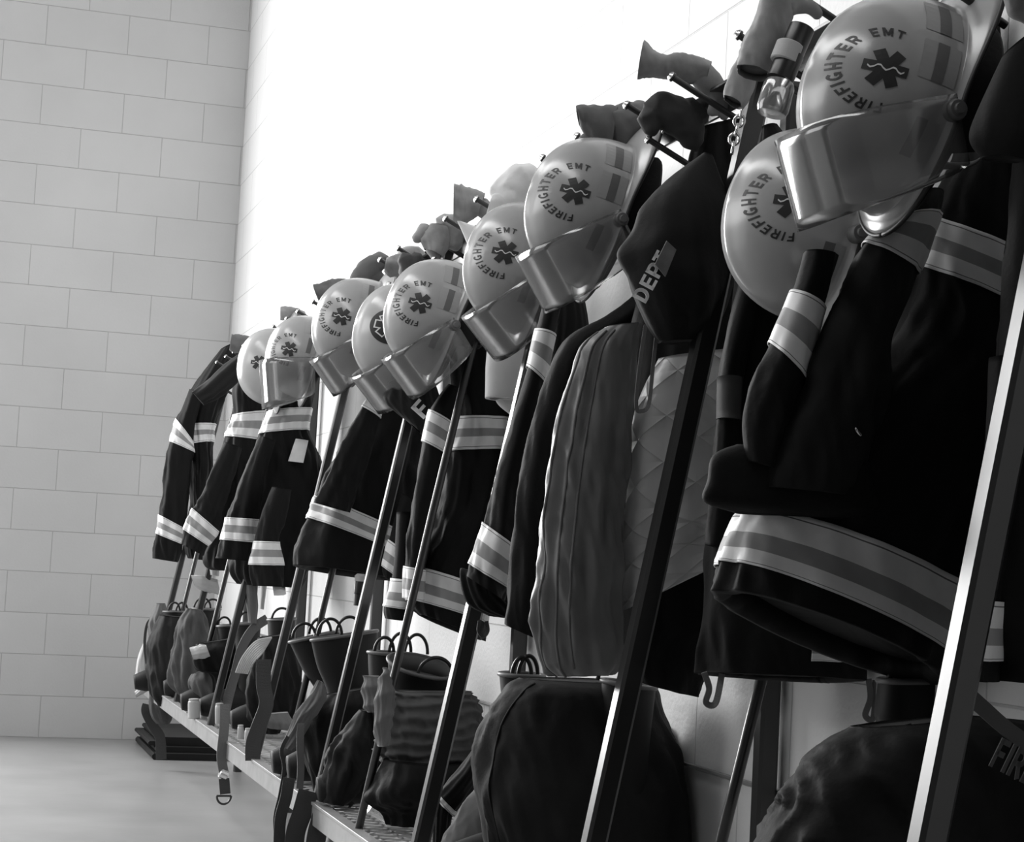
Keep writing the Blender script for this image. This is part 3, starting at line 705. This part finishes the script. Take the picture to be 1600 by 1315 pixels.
root = thing('protective_hood', 'pale smooth protective hood hanging below a helmet beside the thin bright rod', 'hood', at(800, 440, -5.75))
PH = Surf([(785, 440, 840, 440, .03), (766, 500, 838, 500, .05), (759, 560, 832, 560, .055), (757, 614, 826, 618, .055), (758, 622, 826, 628, .05)], -5.75, .003, (3, 5), 61, .003)
loft('hood_body', PH, 'pale', root, n=64, inner=.4, inner_mat='pale')
PD = Surf([(770, 600, 828, 600, .03), (776, 628, 826, 630, .035), (795, 646, 818, 645, .02)], -5.72, .002, (3,), 62, .002)
loft('drawn_lining', PD, 'pale', root, n=40)
PF = Surf([(714, 345, 722, 346, .006), (722, 362, 767, 364, .015), (733, 390, 766, 382, .02), (745, 425, 768, 420, .02), (758, 462, 766, 460, .008)], -5.66, .002, (3,), 63, .002)
tag(loft('cloth_flap', PF, 'white', None, n=48), 'pale pointed cloth flap sticking up left of the helmet above the pale hood', 'cloth')

# ------------------------------------------------------------------ gloves
def glove(label, Y, cuff=None, blobs=(), m='leather', inner='darkleather', seed=1, vox=.0045, dh=.035, group='leather gloves laid over the top pegs'):
    first = blobs[0][0] if blobs else ((cuff[0][0] + cuff[0][2]) / 2, (cuff[0][1] + cuff[0][3]) / 2)
    root = thing('leather_glove', label, 'glove', at(first[0], first[1], Y), group)
    sc = (at(first[0] + 10, first[1], Y) - at(first[0], first[1], Y)).length / 10
    if blobs:
        vs, fs = [], []
        for b in blobs:
            pts = [at(p[0], p[1], Y) + V((0, p[3] if len(p) > 3 else 0, 0)) for p in b]; rs = [p[2] * sc for p in b]
            N = (len(pts) - 1) * 5; n = 12; base = len(vs)
            P = [spline(pts, i / 5) for i in range(N + 1)]; R = [spline(rs, i / 5) for i in range(N + 1)]
            up = None
            for i, p in enumerate(P):
                t = (P[min(i + 1, N)] - P[max(i - 1, 0)]).normalized(); up = (up or t.orthogonal()); up = (up - t * up.dot(t)).normalized(); sd = t.cross(up)
                for j in range(n):
                    a = 2 * PI * j / n; d = up * math.cos(a) + sd * math.sin(a)
                    rr = R[i] * (1.04 + .2 * noise.noise(p * 38 + d * 1.2 + V((seed, 0, 0))) + .3 * (.25 - abs(noise.noise(p * 55 + d * .9 + V((0, seed, 0))))))
                    vs.append(p + d * rr)
            for i in range(N):
                for j in range(n): k = (j + 1) % n; fs.append((base + i * n + j, base + i * n + k, base + i * n + n + k, base + i * n + n + j))
            for e, sgn in ((0, -1), (N, 1)):
                t = (P[min(e + 1, N)] - P[max(e - 1, 0)]).normalized() * sgn
                vs.append(P[e] + t * R[e] * .8); ci = len(vs) - 1
                for j in range(n): k = (j + 1) % n; fs.append((base + e * n + j, base + e * n + k, ci) if sgn > 0 else (base + e * n + k, base + e * n + j, ci))
        o = mesh('hand', vs, fs, m, root)
        md = o.modifiers.new('r', 'REMESH'); md.mode = 'VOXEL'; md.voxel_size = vox; md.use_smooth_shade = True
        md = o.modifiers.new('s', 'SMOOTH'); md.iterations = 4; md.factor = .5
    if cuff:
        s_ = Surf(cuff, Y, .005, (3, 5, 7), seed, .012, 24, dh=dh)
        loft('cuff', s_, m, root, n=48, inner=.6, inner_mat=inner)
    return root
def YY(x, y, X=-.22): return Yx(x, y, X)
glove('grey glove lying flat on the top rail, open flared cuff pointing left, nearest such', YY(1050, 100),
      [(1112, 98, 1104, 128), (1085, 88, 1076, 129), (1060, 84, 1050, 125), (1040, 88, 1034, 121), (1022, 80, 1014, 120), (1006, 66, 996, 122)],
      (((1085, 105, 20), (1110, 130, 18), (1128, 150, 14)), ((1110, 130, 12), (1118, 155, 9), (1112, 178, 8)), ((1118, 140, 11), (1135, 165, 9), (1130, 185, 7))), seed=3)
glove('big grey glove at top right with its open cuff facing down', YY(1190, 80, -.3),
      [(1190, -5, 1245, 10), (1178, 30, 1235, 40), (1164, 62, 1226, 74), (1154, 92, 1214, 102), (1150, 108, 1205, 121)],
      (((1215, 10, 26), (1235, -25, 24)), ((1235, -10, 14), (1268, -25, 12)), ((1225, 10, 14), (1262, 10, 11), (1280, 25, 9))), seed=5, dh=.04)
glove('grey glove with round open cuff hanging below the big glove and above the chain', YY(1155, 140, -.24),
      [(1152, 92, 1182, 102), (1138, 115, 1180, 127), (1131, 140, 1170, 152), (1131, 152, 1160, 168)], (((1165, 100, 16), (1185, 80, 16)),), seed=7, dh=.03)
glove('banded glove with pale open cuff above the helmet left of the black hood', YY(950, 200),
      [(965, 165, 955, 240), (940, 165, 930, 228), (918, 166, 912, 208), (900, 168, 906, 196)], (((960, 205, 30), (985, 195, 34), (1010, 180, 26)), ((990, 190, 18), (1000, 220, 14)), ((915, 215, 12), (918, 238, 11))), m='mid', seed=9, dh=.035)
glove('dark glove draped over the peg right of the banded glove', YY(1035, 190), None,
      (((1020, 165, 20), (1050, 175, 26), (1075, 200, 24), (1085, 225, 16)), ((1010, 180, 16), (1020, 205, 13)), ((1075, 160, 12), (1100, 185, 12))), m='darkleather', seed=11)
glove('large pale glove folded over the rail above the helmet with the pale hood', YY(810, 300),
      [(812, 300, 790, 345), (790, 300, 774, 338), (770, 305, 760, 335)],
      (((835, 275, 20), (812, 285, 26), (792, 308, 24), (785, 330, 20)), ((845, 282, 16), (862, 300, 18), (866, 325, 12)), ((800, 270, 10), (770, 300, 9))), m='white', seed=13, dh=.03)
glove('small grey glove with square open cuff standing left of the large pale glove', YY(732, 318),
      [(758, 302, 748, 336), (740, 295, 735, 344), (722, 291, 718, 350), (709, 289, 708, 344)], (((750, 320, 15), (765, 335, 12)),), seed=15, dh=.03)
glove('pair-sized bundle of grey gloves between the small square glove and the pale pointed flap', YY(685, 370),
      [(672, 350, 705, 356), (660, 372, 702, 380), (664, 390, 692, 402)], (((690, 345, 14), (705, 355, 16), (712, 385, 12)), ((665, 355, 10), (650, 375, 8)), ((675, 385, 12), (682, 402, 8))), seed=17, dh=.03)
glove('pale grey glove with dark open mouth above the round emblem helmet', YY(620, 410),
      [(640, 388, 630, 430), (622, 396, 612, 432), (604, 404, 600, 424)], (((628, 405, 15), (648, 400, 16), (660, 420, 12)),), seed=19, dh=.03)
glove('dark stiff glove between the pale grey glove and the next helmet', YY(640, 425), None,
      (((632, 402, 12), (640, 425, 16), (638, 448, 10)), ((650, 400, 10), (662, 425, 8))), m='darkleather', seed=21)
glove('grey glove lying over several pegs right of the helmet third from the far end', YY(580, 425),
      None, (((600, 405, 13), (580, 415, 16), (562, 430, 13), (553, 440, 9)), ((575, 420, 10), (600, 440, 9), (620, 446, 7)), ((590, 432, 8), (575, 448, 6))), m='mid', seed=23)
glove('dark grey glove with a wedge cuff pointing left above the third helmet', YY(520, 455),
      [(545, 436, 538, 470), (522, 436, 520, 475), (505, 442, 508, 474), (489, 446, 498, 470)], (((538, 452, 15), (552, 450, 12)),), m='mid', seed=25, dh=.03)
glove('small folded glove above the straight visor helmet', YY(452, 490),
      [(468, 482, 462, 498), (450, 479, 448, 500), (438, 480, 438, 500)], (((462, 490, 8), (475, 492, 6)),), seed=27, dh=.025)
glove('farthest small glove on the end peg against the far wall', YY(375, 540),
      [(402, 530, 395, 550), (382, 524, 375, 552), (362, 523, 358, 548)], (((395, 542, 9), (415, 538, 7)),), m='mid', seed=29, dh=.03)
glove('dark glove fingertips at the top right corner of the view', -8.3, None, (((1600, 20, 22), (1592, -20, 26)), ((1615, 30, 20), (1625, -10, 20))), m='mid', seed=31, vox=.004)

# ------------------------------------------------------------------ hanging flashlight, chain hooks
Yf = -7.42
root = thing('flashlight', 'black flashlight with clear lens head hanging beside the nearest helmet', 'flashlight', at(1240, 40, Yf))
p = [at(1254, 42, Yf), at(1230, 95, Yf), at(1218, 125, Yf), at(1205, 175, Yf)]
lathe('barrel', p[0], p[2], [(0, .012), (.02, .018), (.5, .018), (.52, .019), (1, .019)], 'blackp', root)
lathe('collar_band', at(1236, 70, Yf), at(1225, 98, Yf), [(0, .019), (.05, .0205), (.95, .0205), (1, .019)], 'pale', root)
lathe('lens_head', at(1219, 128, Yf), at(1205, 178, Yf), [(0, .019), (.15, .022), (.85, .0225), (1, .02)], 'lens', root)
lathe('reflector', at(1214, 145, Yf), at(1206, 172, Yf), [(0, .006), (1, .018)], 'chrome', root)
def chain(label, px, Y, s=.006):
    root = thing('snap_hook', label, 'hook', at(*px[0], Y), 'metal snap hooks on the pegs')
    for i in range(len(px) - 1):
        a, b = at(*px[i], Y), at(*px[i + 1], Y); d = (b - a); u = d.normalized(); s_ = (CAM - a).normalized().cross(u) if i % 2 else (CAM - a).normalized()
        tube('link', ring_pts((a + b) / 2, u, s_, d.length * .62, s, 12), s * .32, 'chrome', root, n=8, sub=2)
chain('chrome chain of snap hooks above the black hood beside the thick pole', [(1160, 168), (1157, 182), (1153, 196), (1149, 210), (1146, 224), (1144, 238)], -7.1, .008)
chain('small chrome snap hook at the rear brim left of the black hood', [(1046, 178), (1042, 188), (1038, 198), (1035, 206)], -6.7, .006)
chain('cluster of tiny chrome clips left of the third helmet from the far end', [(498, 492), (506, 486), (515, 480), (524, 476)], -4.6, .008)

# ------------------------------------------------------------------ boots with bunched trousers on the shelf
def boot(label, Y, rows, loops, m='rubber', rimhi=True, foot=True, group='rubber fire boots standing on the shelf', th=.0):
    root = thing('fire_boot', label, 'boot', at((rows[-1][0] + rows[-1][2]) / 2, rows[-1][1], Y), group)
    s_ = Surf(rows, Y, .001, (3,), 2, .001, dh=.055)
    if s_.L[-1].z > ZB + .1: s_.drop(ZB + .06, .8)
    loft('shaft', s_, m, root, n=48, inner=.6, inner0=True, inner_mat='bootin')
    tube('rim', [s_.pt(.0, 2 * PI * i / 24) for i in range(25)], .0045, 'rim', root, n=8, sub=2)
    for (x, y, w_, h_) in loops:
        c = at(x, y, Y); k = (at(x + 10, y, Y) - c).length / 10
        a = (at(x + 10, y, Y) - c).normalized(); u = V((0, 0, 1))
        tube('pull_loop', ring_pts(c, a, u, w_ * k / 2, h_ * k, 12, 0, PI), .0042, 'blackp', root, n=8, sub=2)
    if foot:
        b = s_.centre(s_.n); vs = V((b.x, Y, ZB + .055))
        tube('foot', [V((b.x + .06, Y, ZB + .06)), V((b.x - .02, Y, ZB + .065)), V((b.x - .12, Y - .01, ZB + .048)), V((b.x - .17, Y - .01, ZB + .04))], [.05, .055, .045, .03], m, root, n=20)
    return root
def trousers(label, Y, rows, m='dark', seed=1, dh=.12, fold=.01, wr=.02, ks=(4, 7, 11), name='bunker_trousers', cat='trousers', wf=12, group='bunched turnout trousers on the shelf', twist=1.2, rib=(0, 0, 0)):
    top = at((rows[0][0] + rows[0][2]) / 2, rows[0][1], Y); root = thing(name, label, cat, top, group)
    s_ = Surf(rows, Y, fold, ks, seed, wr, wf, dh=dh, twist=twist); s_.rib = rib
    if name == 'bunker_trousers' and m in ('black', 'dark') and s_.L[-1].z > ZB + .03 and s_.L[-1].z < ZB + .45: s_.drop(ZB + .012, .85)
    loft('cloth', s_, m, root, n=110, step=10)
    return root, s_

# nearest right
t1, s1 = trousers('largest black bunched trousers at the bottom right corner under the nearest coat', -7.72,
    [(1330, 1134, 1520, 1118, .06), (1285, 1160, 1640, 1135, .12), (1248, 1200, 1700, 1190, .15), (1212, 1252, 1730, 1255, .16), (1178, 1322, 1740, 1330, .17), (1150, 1420, 1740, 1430, .17)], 'black', 71, fold=.012, wr=.02)
flat_text('label_lettering', 'FIRE', (1545, 1196), (1612, 1230), .035, -7.9, 'grey', t1)
ribbon('suspender', [(1505, 1078), (1535, 1105), (1575, 1140), (1620, 1170)], -7.9, .018, 'grey', t1)
boot('black boot rim edge catching light behind the nearest pole', -7.4, [(1372, 1062, 1470, 1062), (1366, 1110, 1466, 1110), (1362, 1180, 1460, 1180)], ((1420, 1062, 60, 30),), foot=False)
# big dome
t2, s2 = trousers('large dark rounded trousers with a lit left seam under the quilted lining', -6.45,
    [(815, 1058, 1018, 1066, .07), (788, 1074, 1030, 1082, .12), (757, 1122, 1040, 1125, .14), (745, 1185, 1078, 1185, .15), (748, 1250, 1106, 1250, .16), (766, 1320, 1122, 1325, .16), (790, 1410, 1126, 1415, .15)], 'dark', 73, fold=.012, wr=.016)
tube('seam', [s2.pt(.5 + i * .25, -2.35 - .02 * i, .001) for i in range(19)], .0022, 'black', t2, n=6, sub=2)
boot('boot top left of the large rounded trousers, two pull loops showing', -6.3, [(780, 1052, 850, 1056), (783, 1085, 850, 1090), (790, 1140, 850, 1140)], ((815, 1056, 30, 28), (825, 1056, 30, 30)))
boot('boot top right of the large rounded trousers, one black pull loop showing', -6.55, [(940, 1062, 1025, 1075), (940, 1110, 1020, 1115), (940, 1160, 1015, 1160)], ((965, 1062, 62, 26),))
t3, s3 = trousers('grey crumpled cloth peeking out right of the large rounded trousers', -6.35,
    [(1050, 1132, 1085, 1135, .03), (1045, 1160, 1108, 1160, .05), (1060, 1200, 1115, 1205, .05), (1080, 1240, 1112, 1245, .04)], 'mid', 75, dh=.05)
# set at x 570-750
t4, s4 = trousers('grey ribbed trousers bunched round the open boots in the middle bay', -5.45,
    [(612, 1078, 735, 1080, .06), (598, 1098, 748, 1098, .1), (591, 1135, 756, 1132, .12), (590, 1165, 754, 1165, .12), (598, 1190, 742, 1192, .11), (605, 1200, 735, 1202, .09)], 'grey', 77, fold=.004, wr=.014, wf=16, rib=(.011, 5.5, .35))
t5, s5 = trousers('pale bunched sleeve of cloth at the left side of the ribbed trousers', -5.6,
    [(600, 1042, 606, 1043, .01), (592, 1060, 612, 1065, .025), (586, 1090, 616, 1095, .03), (584, 1125, 612, 1125, .03), (588, 1165, 606, 1165, .02)], 'mid', 78, dh=.03, wr=.014, rib=(.006, 3, .8))
t6, s6 = trousers('small pale crumpled cloth left of the ribbed trousers around a boot', -5.5,
    [(568, 1055, 594, 1056, .02), (566, 1075, 600, 1075, .03), (568, 1100, 596, 1100, .03), (572, 1112, 588, 1112, .015)], 'mid', 79, dh=.03, wr=.014, rib=(.006, 3, .8))
t7, s7 = trousers('black trouser legs under the ribbed trousers on the mesh shelf', -5.5,
    [(600, 1185, 735, 1190, .1), (588, 1215, 730, 1215, .12), (578, 1245, 715, 1245, .1), (600, 1268, 690, 1265, .05)], 'black', 80)
boot('open boot in the middle bay, pale lining and pull loop showing', -5.38, [(606, 1028, 712, 1052, .07, -.02), (608, 1065, 715, 1085), (612, 1110, 710, 1120)], ((680, 1058, 56, 30),), foot=False)
boot('boot behind the open middle boot, its black loops against the bright wall', -5.1, [(575, 1018, 642, 1022), (576, 1050, 640, 1052), (580, 1100, 636, 1100)], ((600, 1018, 30, 22), (625, 1020, 34, 30), (650, 1022, 36, 30)))
# set at x 450-590
boot('left boot of the leaning pair in the bay left of the bright middle pole', -4.5, [(452, 1003, 530, 985), (472, 1045, 545, 1030), (495, 1090, 555, 1080)], ((475, 996, 36, 22), (500, 990, 34, 24)))
boot('right boot of the leaning pair in the bay left of the bright middle pole', -4.62, [(486, 1000, 590, 985), (495, 1040, 590, 1030), (512, 1090, 590, 1085)], ((515, 993, 38, 26), (545, 990, 40, 26)))
t8, s8 = trousers('black bulging trousers below the leaning pair of boots', -4.75,
    [(508, 1085, 590, 1070, .05), (486, 1105, 600, 1090, .09), (468, 1135, 605, 1130, .1), (476, 1170, 600, 1165, .11), (484, 1200, 592, 1200, .1), (492, 1235, 575, 1235, .08), (500, 1255, 545, 1256, .04)], 'black', 82, fold=.012, wr=.02)
t9, s9 = trousers('pale rolled cloth edge draped down the left side of the black bulging trousers', -4.85,
    [(497, 1062, 505, 1066, .01), (484, 1085, 508, 1092, .025), (464, 1112, 490, 1122, .025), (450, 1142, 472, 1150, .02), (441, 1165, 455, 1172, .015)], 'mid', 83, dh=.02, wr=.016, rib=(.005, 1, 3))
t10, s10 = trousers('dark trousers leg crossing diagonally between the two middle poles', -5.1,
    [(562, 1108, 580, 1110, .03), (540, 1135, 590, 1140, .06), (515, 1165, 592, 1170, .08), (506, 1210, 580, 1215, .08), (500, 1250, 548, 1256, .05)], 'dark', 84, dh=.07)
for i, (lab, px, w_, m) in enumerate([
    ('long thin strap hanging from the pale rolled cloth to the floor side', [(450, 1150), (440, 1172), (444, 1200), (438, 1240), (430, 1280), (434, 1330)], .010, 'strap'),
    ('wide dark strap flap hanging over the shelf edge, leftmost of three', [(452, 1215), (447, 1245), (438, 1280), (436, 1330)], .03, 'strap'),
    ('wide dark strap flap hanging over the shelf edge, middle of three', [(482, 1235), (472, 1270), (462, 1300), (458, 1340)], .05, 'strap'),
    ('wide dark strap flap hanging over the shelf edge, rightmost of three', [(508, 1262), (500, 1285), (494, 1310), (490, 1350)], .05, 'strap'),
    ('grey strap with buckle passing in front of the mesh shelf by the leaning boots', [(470, 1130), (469, 1165), (470, 1200), (468, 1232)], .018, 'strapg'),
    ('thin curved strap at the front corner of the shelf near the middle pole', [(560, 1240), (545, 1262), (532, 1280), (526, 1300), (524, 1330)], .006, 'strap')]):
    tag(ribbon('webbing_strap', px, -5.0 - .02 * i, w_, m), lab, 'strap', 'loose straps hanging from the shelf')
tc = Surf([(520, 1278, 545, 1280, .02), (516, 1300, 540, 1303, .02), (505, 1330, 540, 1332, .02)], -5.25, .003, (3,), 5, .004)
tag(loft('cloth_scrap', tc, 'mid', None, n=30), 'pale cloth scrap hanging over the shelf edge at the bottom of the view', 'cloth')
# near shelf: cuff and pale cloth
t11, s11 = trousers('black trouser leg with a white cuff band slanting down left of the rounded trousers', -5.95,
    [(745, 1160, 760, 1175, .03), (725, 1190, 752, 1210, .04), (700, 1220, 735, 1240, .04), (684, 1238, 712, 1268, .04), (678, 1248, 705, 1276, .03)], 'black', 86, dh=.04, wr=.006)
vsb = band(s11, 2.9, 3.8, t11, off=.002, name='cuff_band')
t12, s12 = trousers('pale creased cloth with a stitched edge at the bottom, left of the rounded trousers', -6.05,
    [(742, 1234, 786, 1238, .03), (722, 1256, 792, 1262, .05), (708, 1284, 796, 1290, .06), (690, 1318, 806, 1325, .06), (680, 1350, 810, 1360, .06)], 'mid', 87, dh=.05, fold=.004, wr=.014)
# metal cylinder
root = thing('metal_canister', 'shiny metal cylinder lying on the mesh shelf by the thin rod', 'canister', at(598, 1264, -5.45))
lathe('canister_body', at(578, 1254, -5.45), at(612, 1274, -5.45), [(0, .018), (.04, .026), (.1, .026), (.12, .023), (.88, .023), (.9, .026), (.97, .026), (1, .018)], 'chrome', root)
# ------------------------------------------------------------------ far bays
boot('farthest boot at the left end of the shelf', -1.5, [(255, 955, 292, 955), (258, 985, 290, 985), (262, 1030, 288, 1030)], ((272, 955, 18, 14), (284, 955, 18, 14)))
boot('far boot behind the grey draped cloth', -1.8, [(300, 950, 345, 952), (303, 990, 342, 990), (306, 1040, 340, 1040)], ((316, 950, 26, 16), (332, 950, 26, 14)))
boot('small far boot with a pale rim left of the wide grey strap', -2.5, [(338, 978, 372, 976), (340, 1000, 370, 1000), (344, 1050, 368, 1050)], ((350, 976, 20, 12),))
boot('far boot with a pale rim right under the third pole', -2.7, [(364, 975, 408, 972), (368, 1010, 405, 1010), (372, 1060, 402, 1060)], ((384, 972, 22, 16),))
boot('dark boot behind the coiled pale rope', -3.2, [(418, 968, 462, 966), (420, 1010, 460, 1010), (424, 1070, 458, 1070)], ((440, 966, 30, 16),))
t, s = trousers('grey cloth drape hooded over a boot at the far end of the shelf', -2.05,
    [(292, 950, 314, 952, .02), (280, 968, 325, 968, .06), (273, 1000, 326, 1000, .08), (267, 1040, 332, 1035, .09), (270, 1068, 328, 1070, .08), (284, 1088, 318, 1090, .04)], 'grey', 91, fold=.014)
t, s = trousers('grey slumped bag bottom hanging over the far shelf edge', -2.5,
    [(300, 1052, 372, 1030, .06), (296, 1066, 374, 1055, .08), (306, 1088, 372, 1085, .08), (322, 1106, 364, 1108, .05), (334, 1116, 356, 1118, .02)], 'grey', 92, fold=.010, name='slumped_bag', cat='bag', group=None)
t, s = trousers('black folded gear piled over the slumped bag', -2.6,
    [(308, 1005, 375, 995, .05), (300, 1020, 385, 1010, .08), (306, 1045, 385, 1040, .08), (330, 1056, 375, 1052, .04)], 'black', 93, fold=.014)
t, s = trousers('black bulky trousers between the third and fourth poles', -3.35,
    [(405, 995, 455, 990, .06), (395, 1030, 465, 1030, .1), (388, 1070, 470, 1070, .1), (390, 1110, 462, 1110, .09), (400, 1135, 440, 1138, .05)], 'black', 94, fold=.014)
t, s = trousers('pale folded cloth lying in shade on the shelf before the leaning boots', -3.6,
    [(412, 1115, 450, 1112, .03), (408, 1125, 458, 1130, .04), (415, 1136, 452, 1140, .03)], 'mid', 95, dh=.04)
t, s = trousers('white crumpled cloth hanging at the far end, long narrow leftmost piece', -1.25,
    [(224, 1004, 232, 1006, .01), (214, 1030, 230, 1030, .03), (212, 1060, 230, 1062, .03), (218, 1070, 228, 1072, .02)], 'pale', 96, dh=.03, name='crumpled_cloth', cat='cloth', group='pale cloths at the far end')
t, s = trousers('white crumpled cloth hanging at the far end, wider piece right of a black strap', -1.5,
    [(250, 992, 262, 996, .02), (240, 1015, 266, 1015, .04), (238, 1045, 268, 1048, .04), (250, 1070, 268, 1072, .03)], 'pale', 97, dh=.03, name='crumpled_cloth', cat='cloth', group='pale cloths at the far end')
t, s = trousers('pale curved flap at the lowest left edge of the far gear', -1.2,
    [(236, 1066, 240, 1074, .02), (222, 1070, 226, 1082, .03), (210, 1080, 213, 1090, .02)], 'pale', 98, dh=.02, name='cloth_flap', cat='cloth', group=None)
t, s = trousers('pale padded pouch top with clips at the far left above the white cloths', -1.35,
    [(244, 942, 258, 942, .02), (238, 958, 262, 958, .04), (232, 980, 262, 980, .04), (234, 1000, 256, 1002, .03)], 'mid', 99, dh=.03, name='pouch', cat='pouch', group=None)
t, s = trousers('dark square pouch hanging below the white cloths at the far end', -1.35,
    [(234, 1084, 268, 1088, .03), (234, 1100, 269, 1104, .04), (238, 1120, 268, 1124, .04), (244, 1130, 262, 1132, .02)], 'grey', 100, dh=.04, fold=.002, name='pouch', cat='pouch', group=None)
t, s = trousers('dark jumbled harness gear filling the far end of the shelf', -1.6,
    [(250, 960, 300, 965, .05), (236, 1000, 305, 1005, .09), (230, 1050, 300, 1055, .1), (236, 1085, 300, 1090, .09), (250, 1105, 296, 1108, .05)], 'dark', 101, fold=.014, name='harness_pile', cat='harness', group=None)
t, s = trousers('small banded roll with pale stripes on top of the slumped bag', -2.7,
    [(296, 1012, 302, 1030, .02), (308, 1008, 314, 1028, .03), (322, 1008, 328, 1024, .02)], 'pale', 102, dh=.03, name='rolled_cloth', cat='cloth', group=None)
for lab, px, Y, w_, m in [
    ('black strap end dangling at the far left below the square pouch', [(231, 1100), (229, 1112), (240, 1135), (250, 1152), (252, 1186)], -1.3, .045, 'strap'),
    ('black thin strap looping round the far left edge of the gear', [(243, 962), (230, 975), (226, 1010), (232, 1050), (236, 1090), (236, 1105)], -1.28, .012, 'strap'),
    ('wide grey strap arching over the far boots', [(418, 966), (396, 982), (378, 1012), (368, 1050), (358, 1085), (352, 1112)], -3.0, .034, 'strapg'),
    ('thin grey strap drooping in a curve under the slumped bag', [(336, 1092), (352, 1112), (366, 1128), (390, 1138)], -2.95, .03, 'strapg'),
    ('black box buckle strap hanging off the shelf by the third pole', [(412, 1030), (412, 1070), (416, 1100), (404, 1135), (396, 1160), (395, 1188)], -4.08, .045, 'strap')]:
    tag(ribbon('webbing_strap', px, Y, w_, m), lab, 'strap', 'loose straps hanging from the shelf')
# strap with D ring
Yd = Yx(350, 1140, -.435)
root = thing('ring_strap', 'long pale strap with a buckle and a metal ring hanging below the far shelf', 'strap', at(350, 1120, Yd))
ribbon('webbing', [(352, 1100), (350, 1140), (346, 1180), (350, 1208)], Yd, .032, 'strapg', root)
ribbon('tail', [(350, 1216), (352, 1240)], Yd, .034, 'strap', root)
lathe('buckle', at(343, 1206, Yd), at(356, 1212, Yd), [(0, .012), (.1, .016), (.9, .016), (1, .012)], 'chrome', root)
c = at(350, 1243, Yd); a = (at(360, 1243, Yd) - c).normalized()
tube('metal_ring', ring_pts(c, a, V((0, 0, -1)), .023, .026, 16, 0, PI) + [c + a * -.023, c, c + a * .023], .0035, 'peg', root, n=8, sub=3)
# rope coil
root = thing('rope_coil', 'coil of pale rope on the shelf between third and fourth poles', 'rope', at(395, 1025, -3.5))
for k in range(8):
    o_ = k * 2.8
    tube('rope_turn', [at(424 - k, 996 + o_ * .6, -3.5 + k * .012), at(400 + o_ * .4, 1002 + o_, -3.54 + k * .012), at(380 + o_ * .8, 1025 + o_ * .5, -3.54 + k * .012), at(369 + o_ * .9, 1050 + o_ * .1, -3.5 + k * .012)], .0034, 'rope', root, n=8)
t, s = trousers('pale liner sleeve hanging behind the third pole, left one of two', -3.0,
    [(384, 890, 402, 890, .02), (386, 930, 402, 932, .03), (388, 972, 400, 974, .02)], 'mid', 111, dh=.03, name='liner_sleeve', cat='sleeve', group='pale liner sleeves')
t, s = trousers('narrow pale liner sleeve hanging behind the third pole, right one of two', -3.1,
    [(406, 885, 418, 885, .02), (407, 920, 416, 922, .02), (405, 950, 412, 952, .015)], 'pale', 112, dh=.02, name='liner_sleeve', cat='sleeve', group='pale liner sleeves')
t, s = trousers('pale round mitten tip poking out under the coat with the small chest patch', -3.0,
    [(426, 916, 428, 930, .01), (434, 913, 437, 930, .02), (446, 918, 447, 928, .02)], 'white', 113, dh=.02, name='mitten', cat='glove', group=None)
t, s = trousers('pale crumpled lining edge below the second coat from the far end', -2.0,
    [(298, 898, 304, 915, .02), (318, 900, 320, 925, .03), (340, 905, 345, 930, .02)], 'pale', 114, dh=.02, name='lining_edge', cat='cloth', group=None)
# canisters
for i, (x0, y0, x1, y1, wpx, lab, Y) in enumerate([
    (303, 1091, 303, 1122, 19, 'white plastic bottle, leftmost and widest of the row on the far shelf edge', -2.75),
    (318, 1104, 318, 1124, 11, 'short white bottle second in the row on the far shelf edge', -2.7),
    (343, 1098, 343, 1130, 14, 'tall white bottle just left of the hanging ring strap', -3.05),
    (376, 1132, 376, 1158, 10, 'small white bottle left of a pair by the black box buckle strap', -3.4),
    (388, 1137, 387, 1166, 11, 'small white bottle right of a pair by the black box buckle strap', -3.45)]):
    a, b = at(x0, y0, Y), at(x1, y1, Y); k = (at(x0 + 10, y0, Y) - a).length / 10 * wpx / 2
    root = thing('plastic_bottle', lab, 'bottle', b, 'white bottles on the far shelf')
    lathe('bottle_body', b, a, [(0, k * .9), (.04, k), (.7, k), (.85, k * .95), (.9, k * .8)], 'plastic', root, 20)
    lathe('bottle_cap', b + (a - b) * .9, a, [(0, k * .85), (.9, k * .85), (1, k * .7)], 'plastic', root, 20)
# flashlight standing by C5
Yq = -4.55
root = thing('flashlight', 'dark flashlight with pale cap hanging under the wavy banded coat', 'flashlight', at(562, 895, Yq))
lathe('barrel', at(563, 908, Yq), at(560, 946, Yq), [(0, .014), (.1, .016), (.5, .016), (.52, .014), (1, .014)], 'blackp', root)
lathe('cap', at(564, 896, Yq), at(563, 908, Yq), [(0, .010), (.3, .017), (1, .016)], 'pale', root)
# mats on the floor in the far corner
root = thing('rubber_mats', 'stack of dark rubber mats on the floor in the far corner', 'mat', (-.2, -.5, 0))
for i, (x0, x1, y0, y1, z0, z1) in enumerate([(-.36, -.02, -.9, -.12, 0, .03), (-.34, -.04, -.85, -.1, .03, .055), (-.37, -.05, -.8, -.15, .055, .075), (-.33, -.03, -.8, -.1, .10, .115)]):
    if i == 3: z0, z1 = .075, .095
    vs_, fs_ = beam_geo(((x0 + x1) / 2, y0, (z0 + z1) / 2), ((x0 + x1) / 2, y1, (z0 + z1) / 2), x1 - x0, z1 - z0, V((0, 0, 1)), .3)
    mesh('mat_layer', vs_, fs_, 'rubber', root, smooth=False)
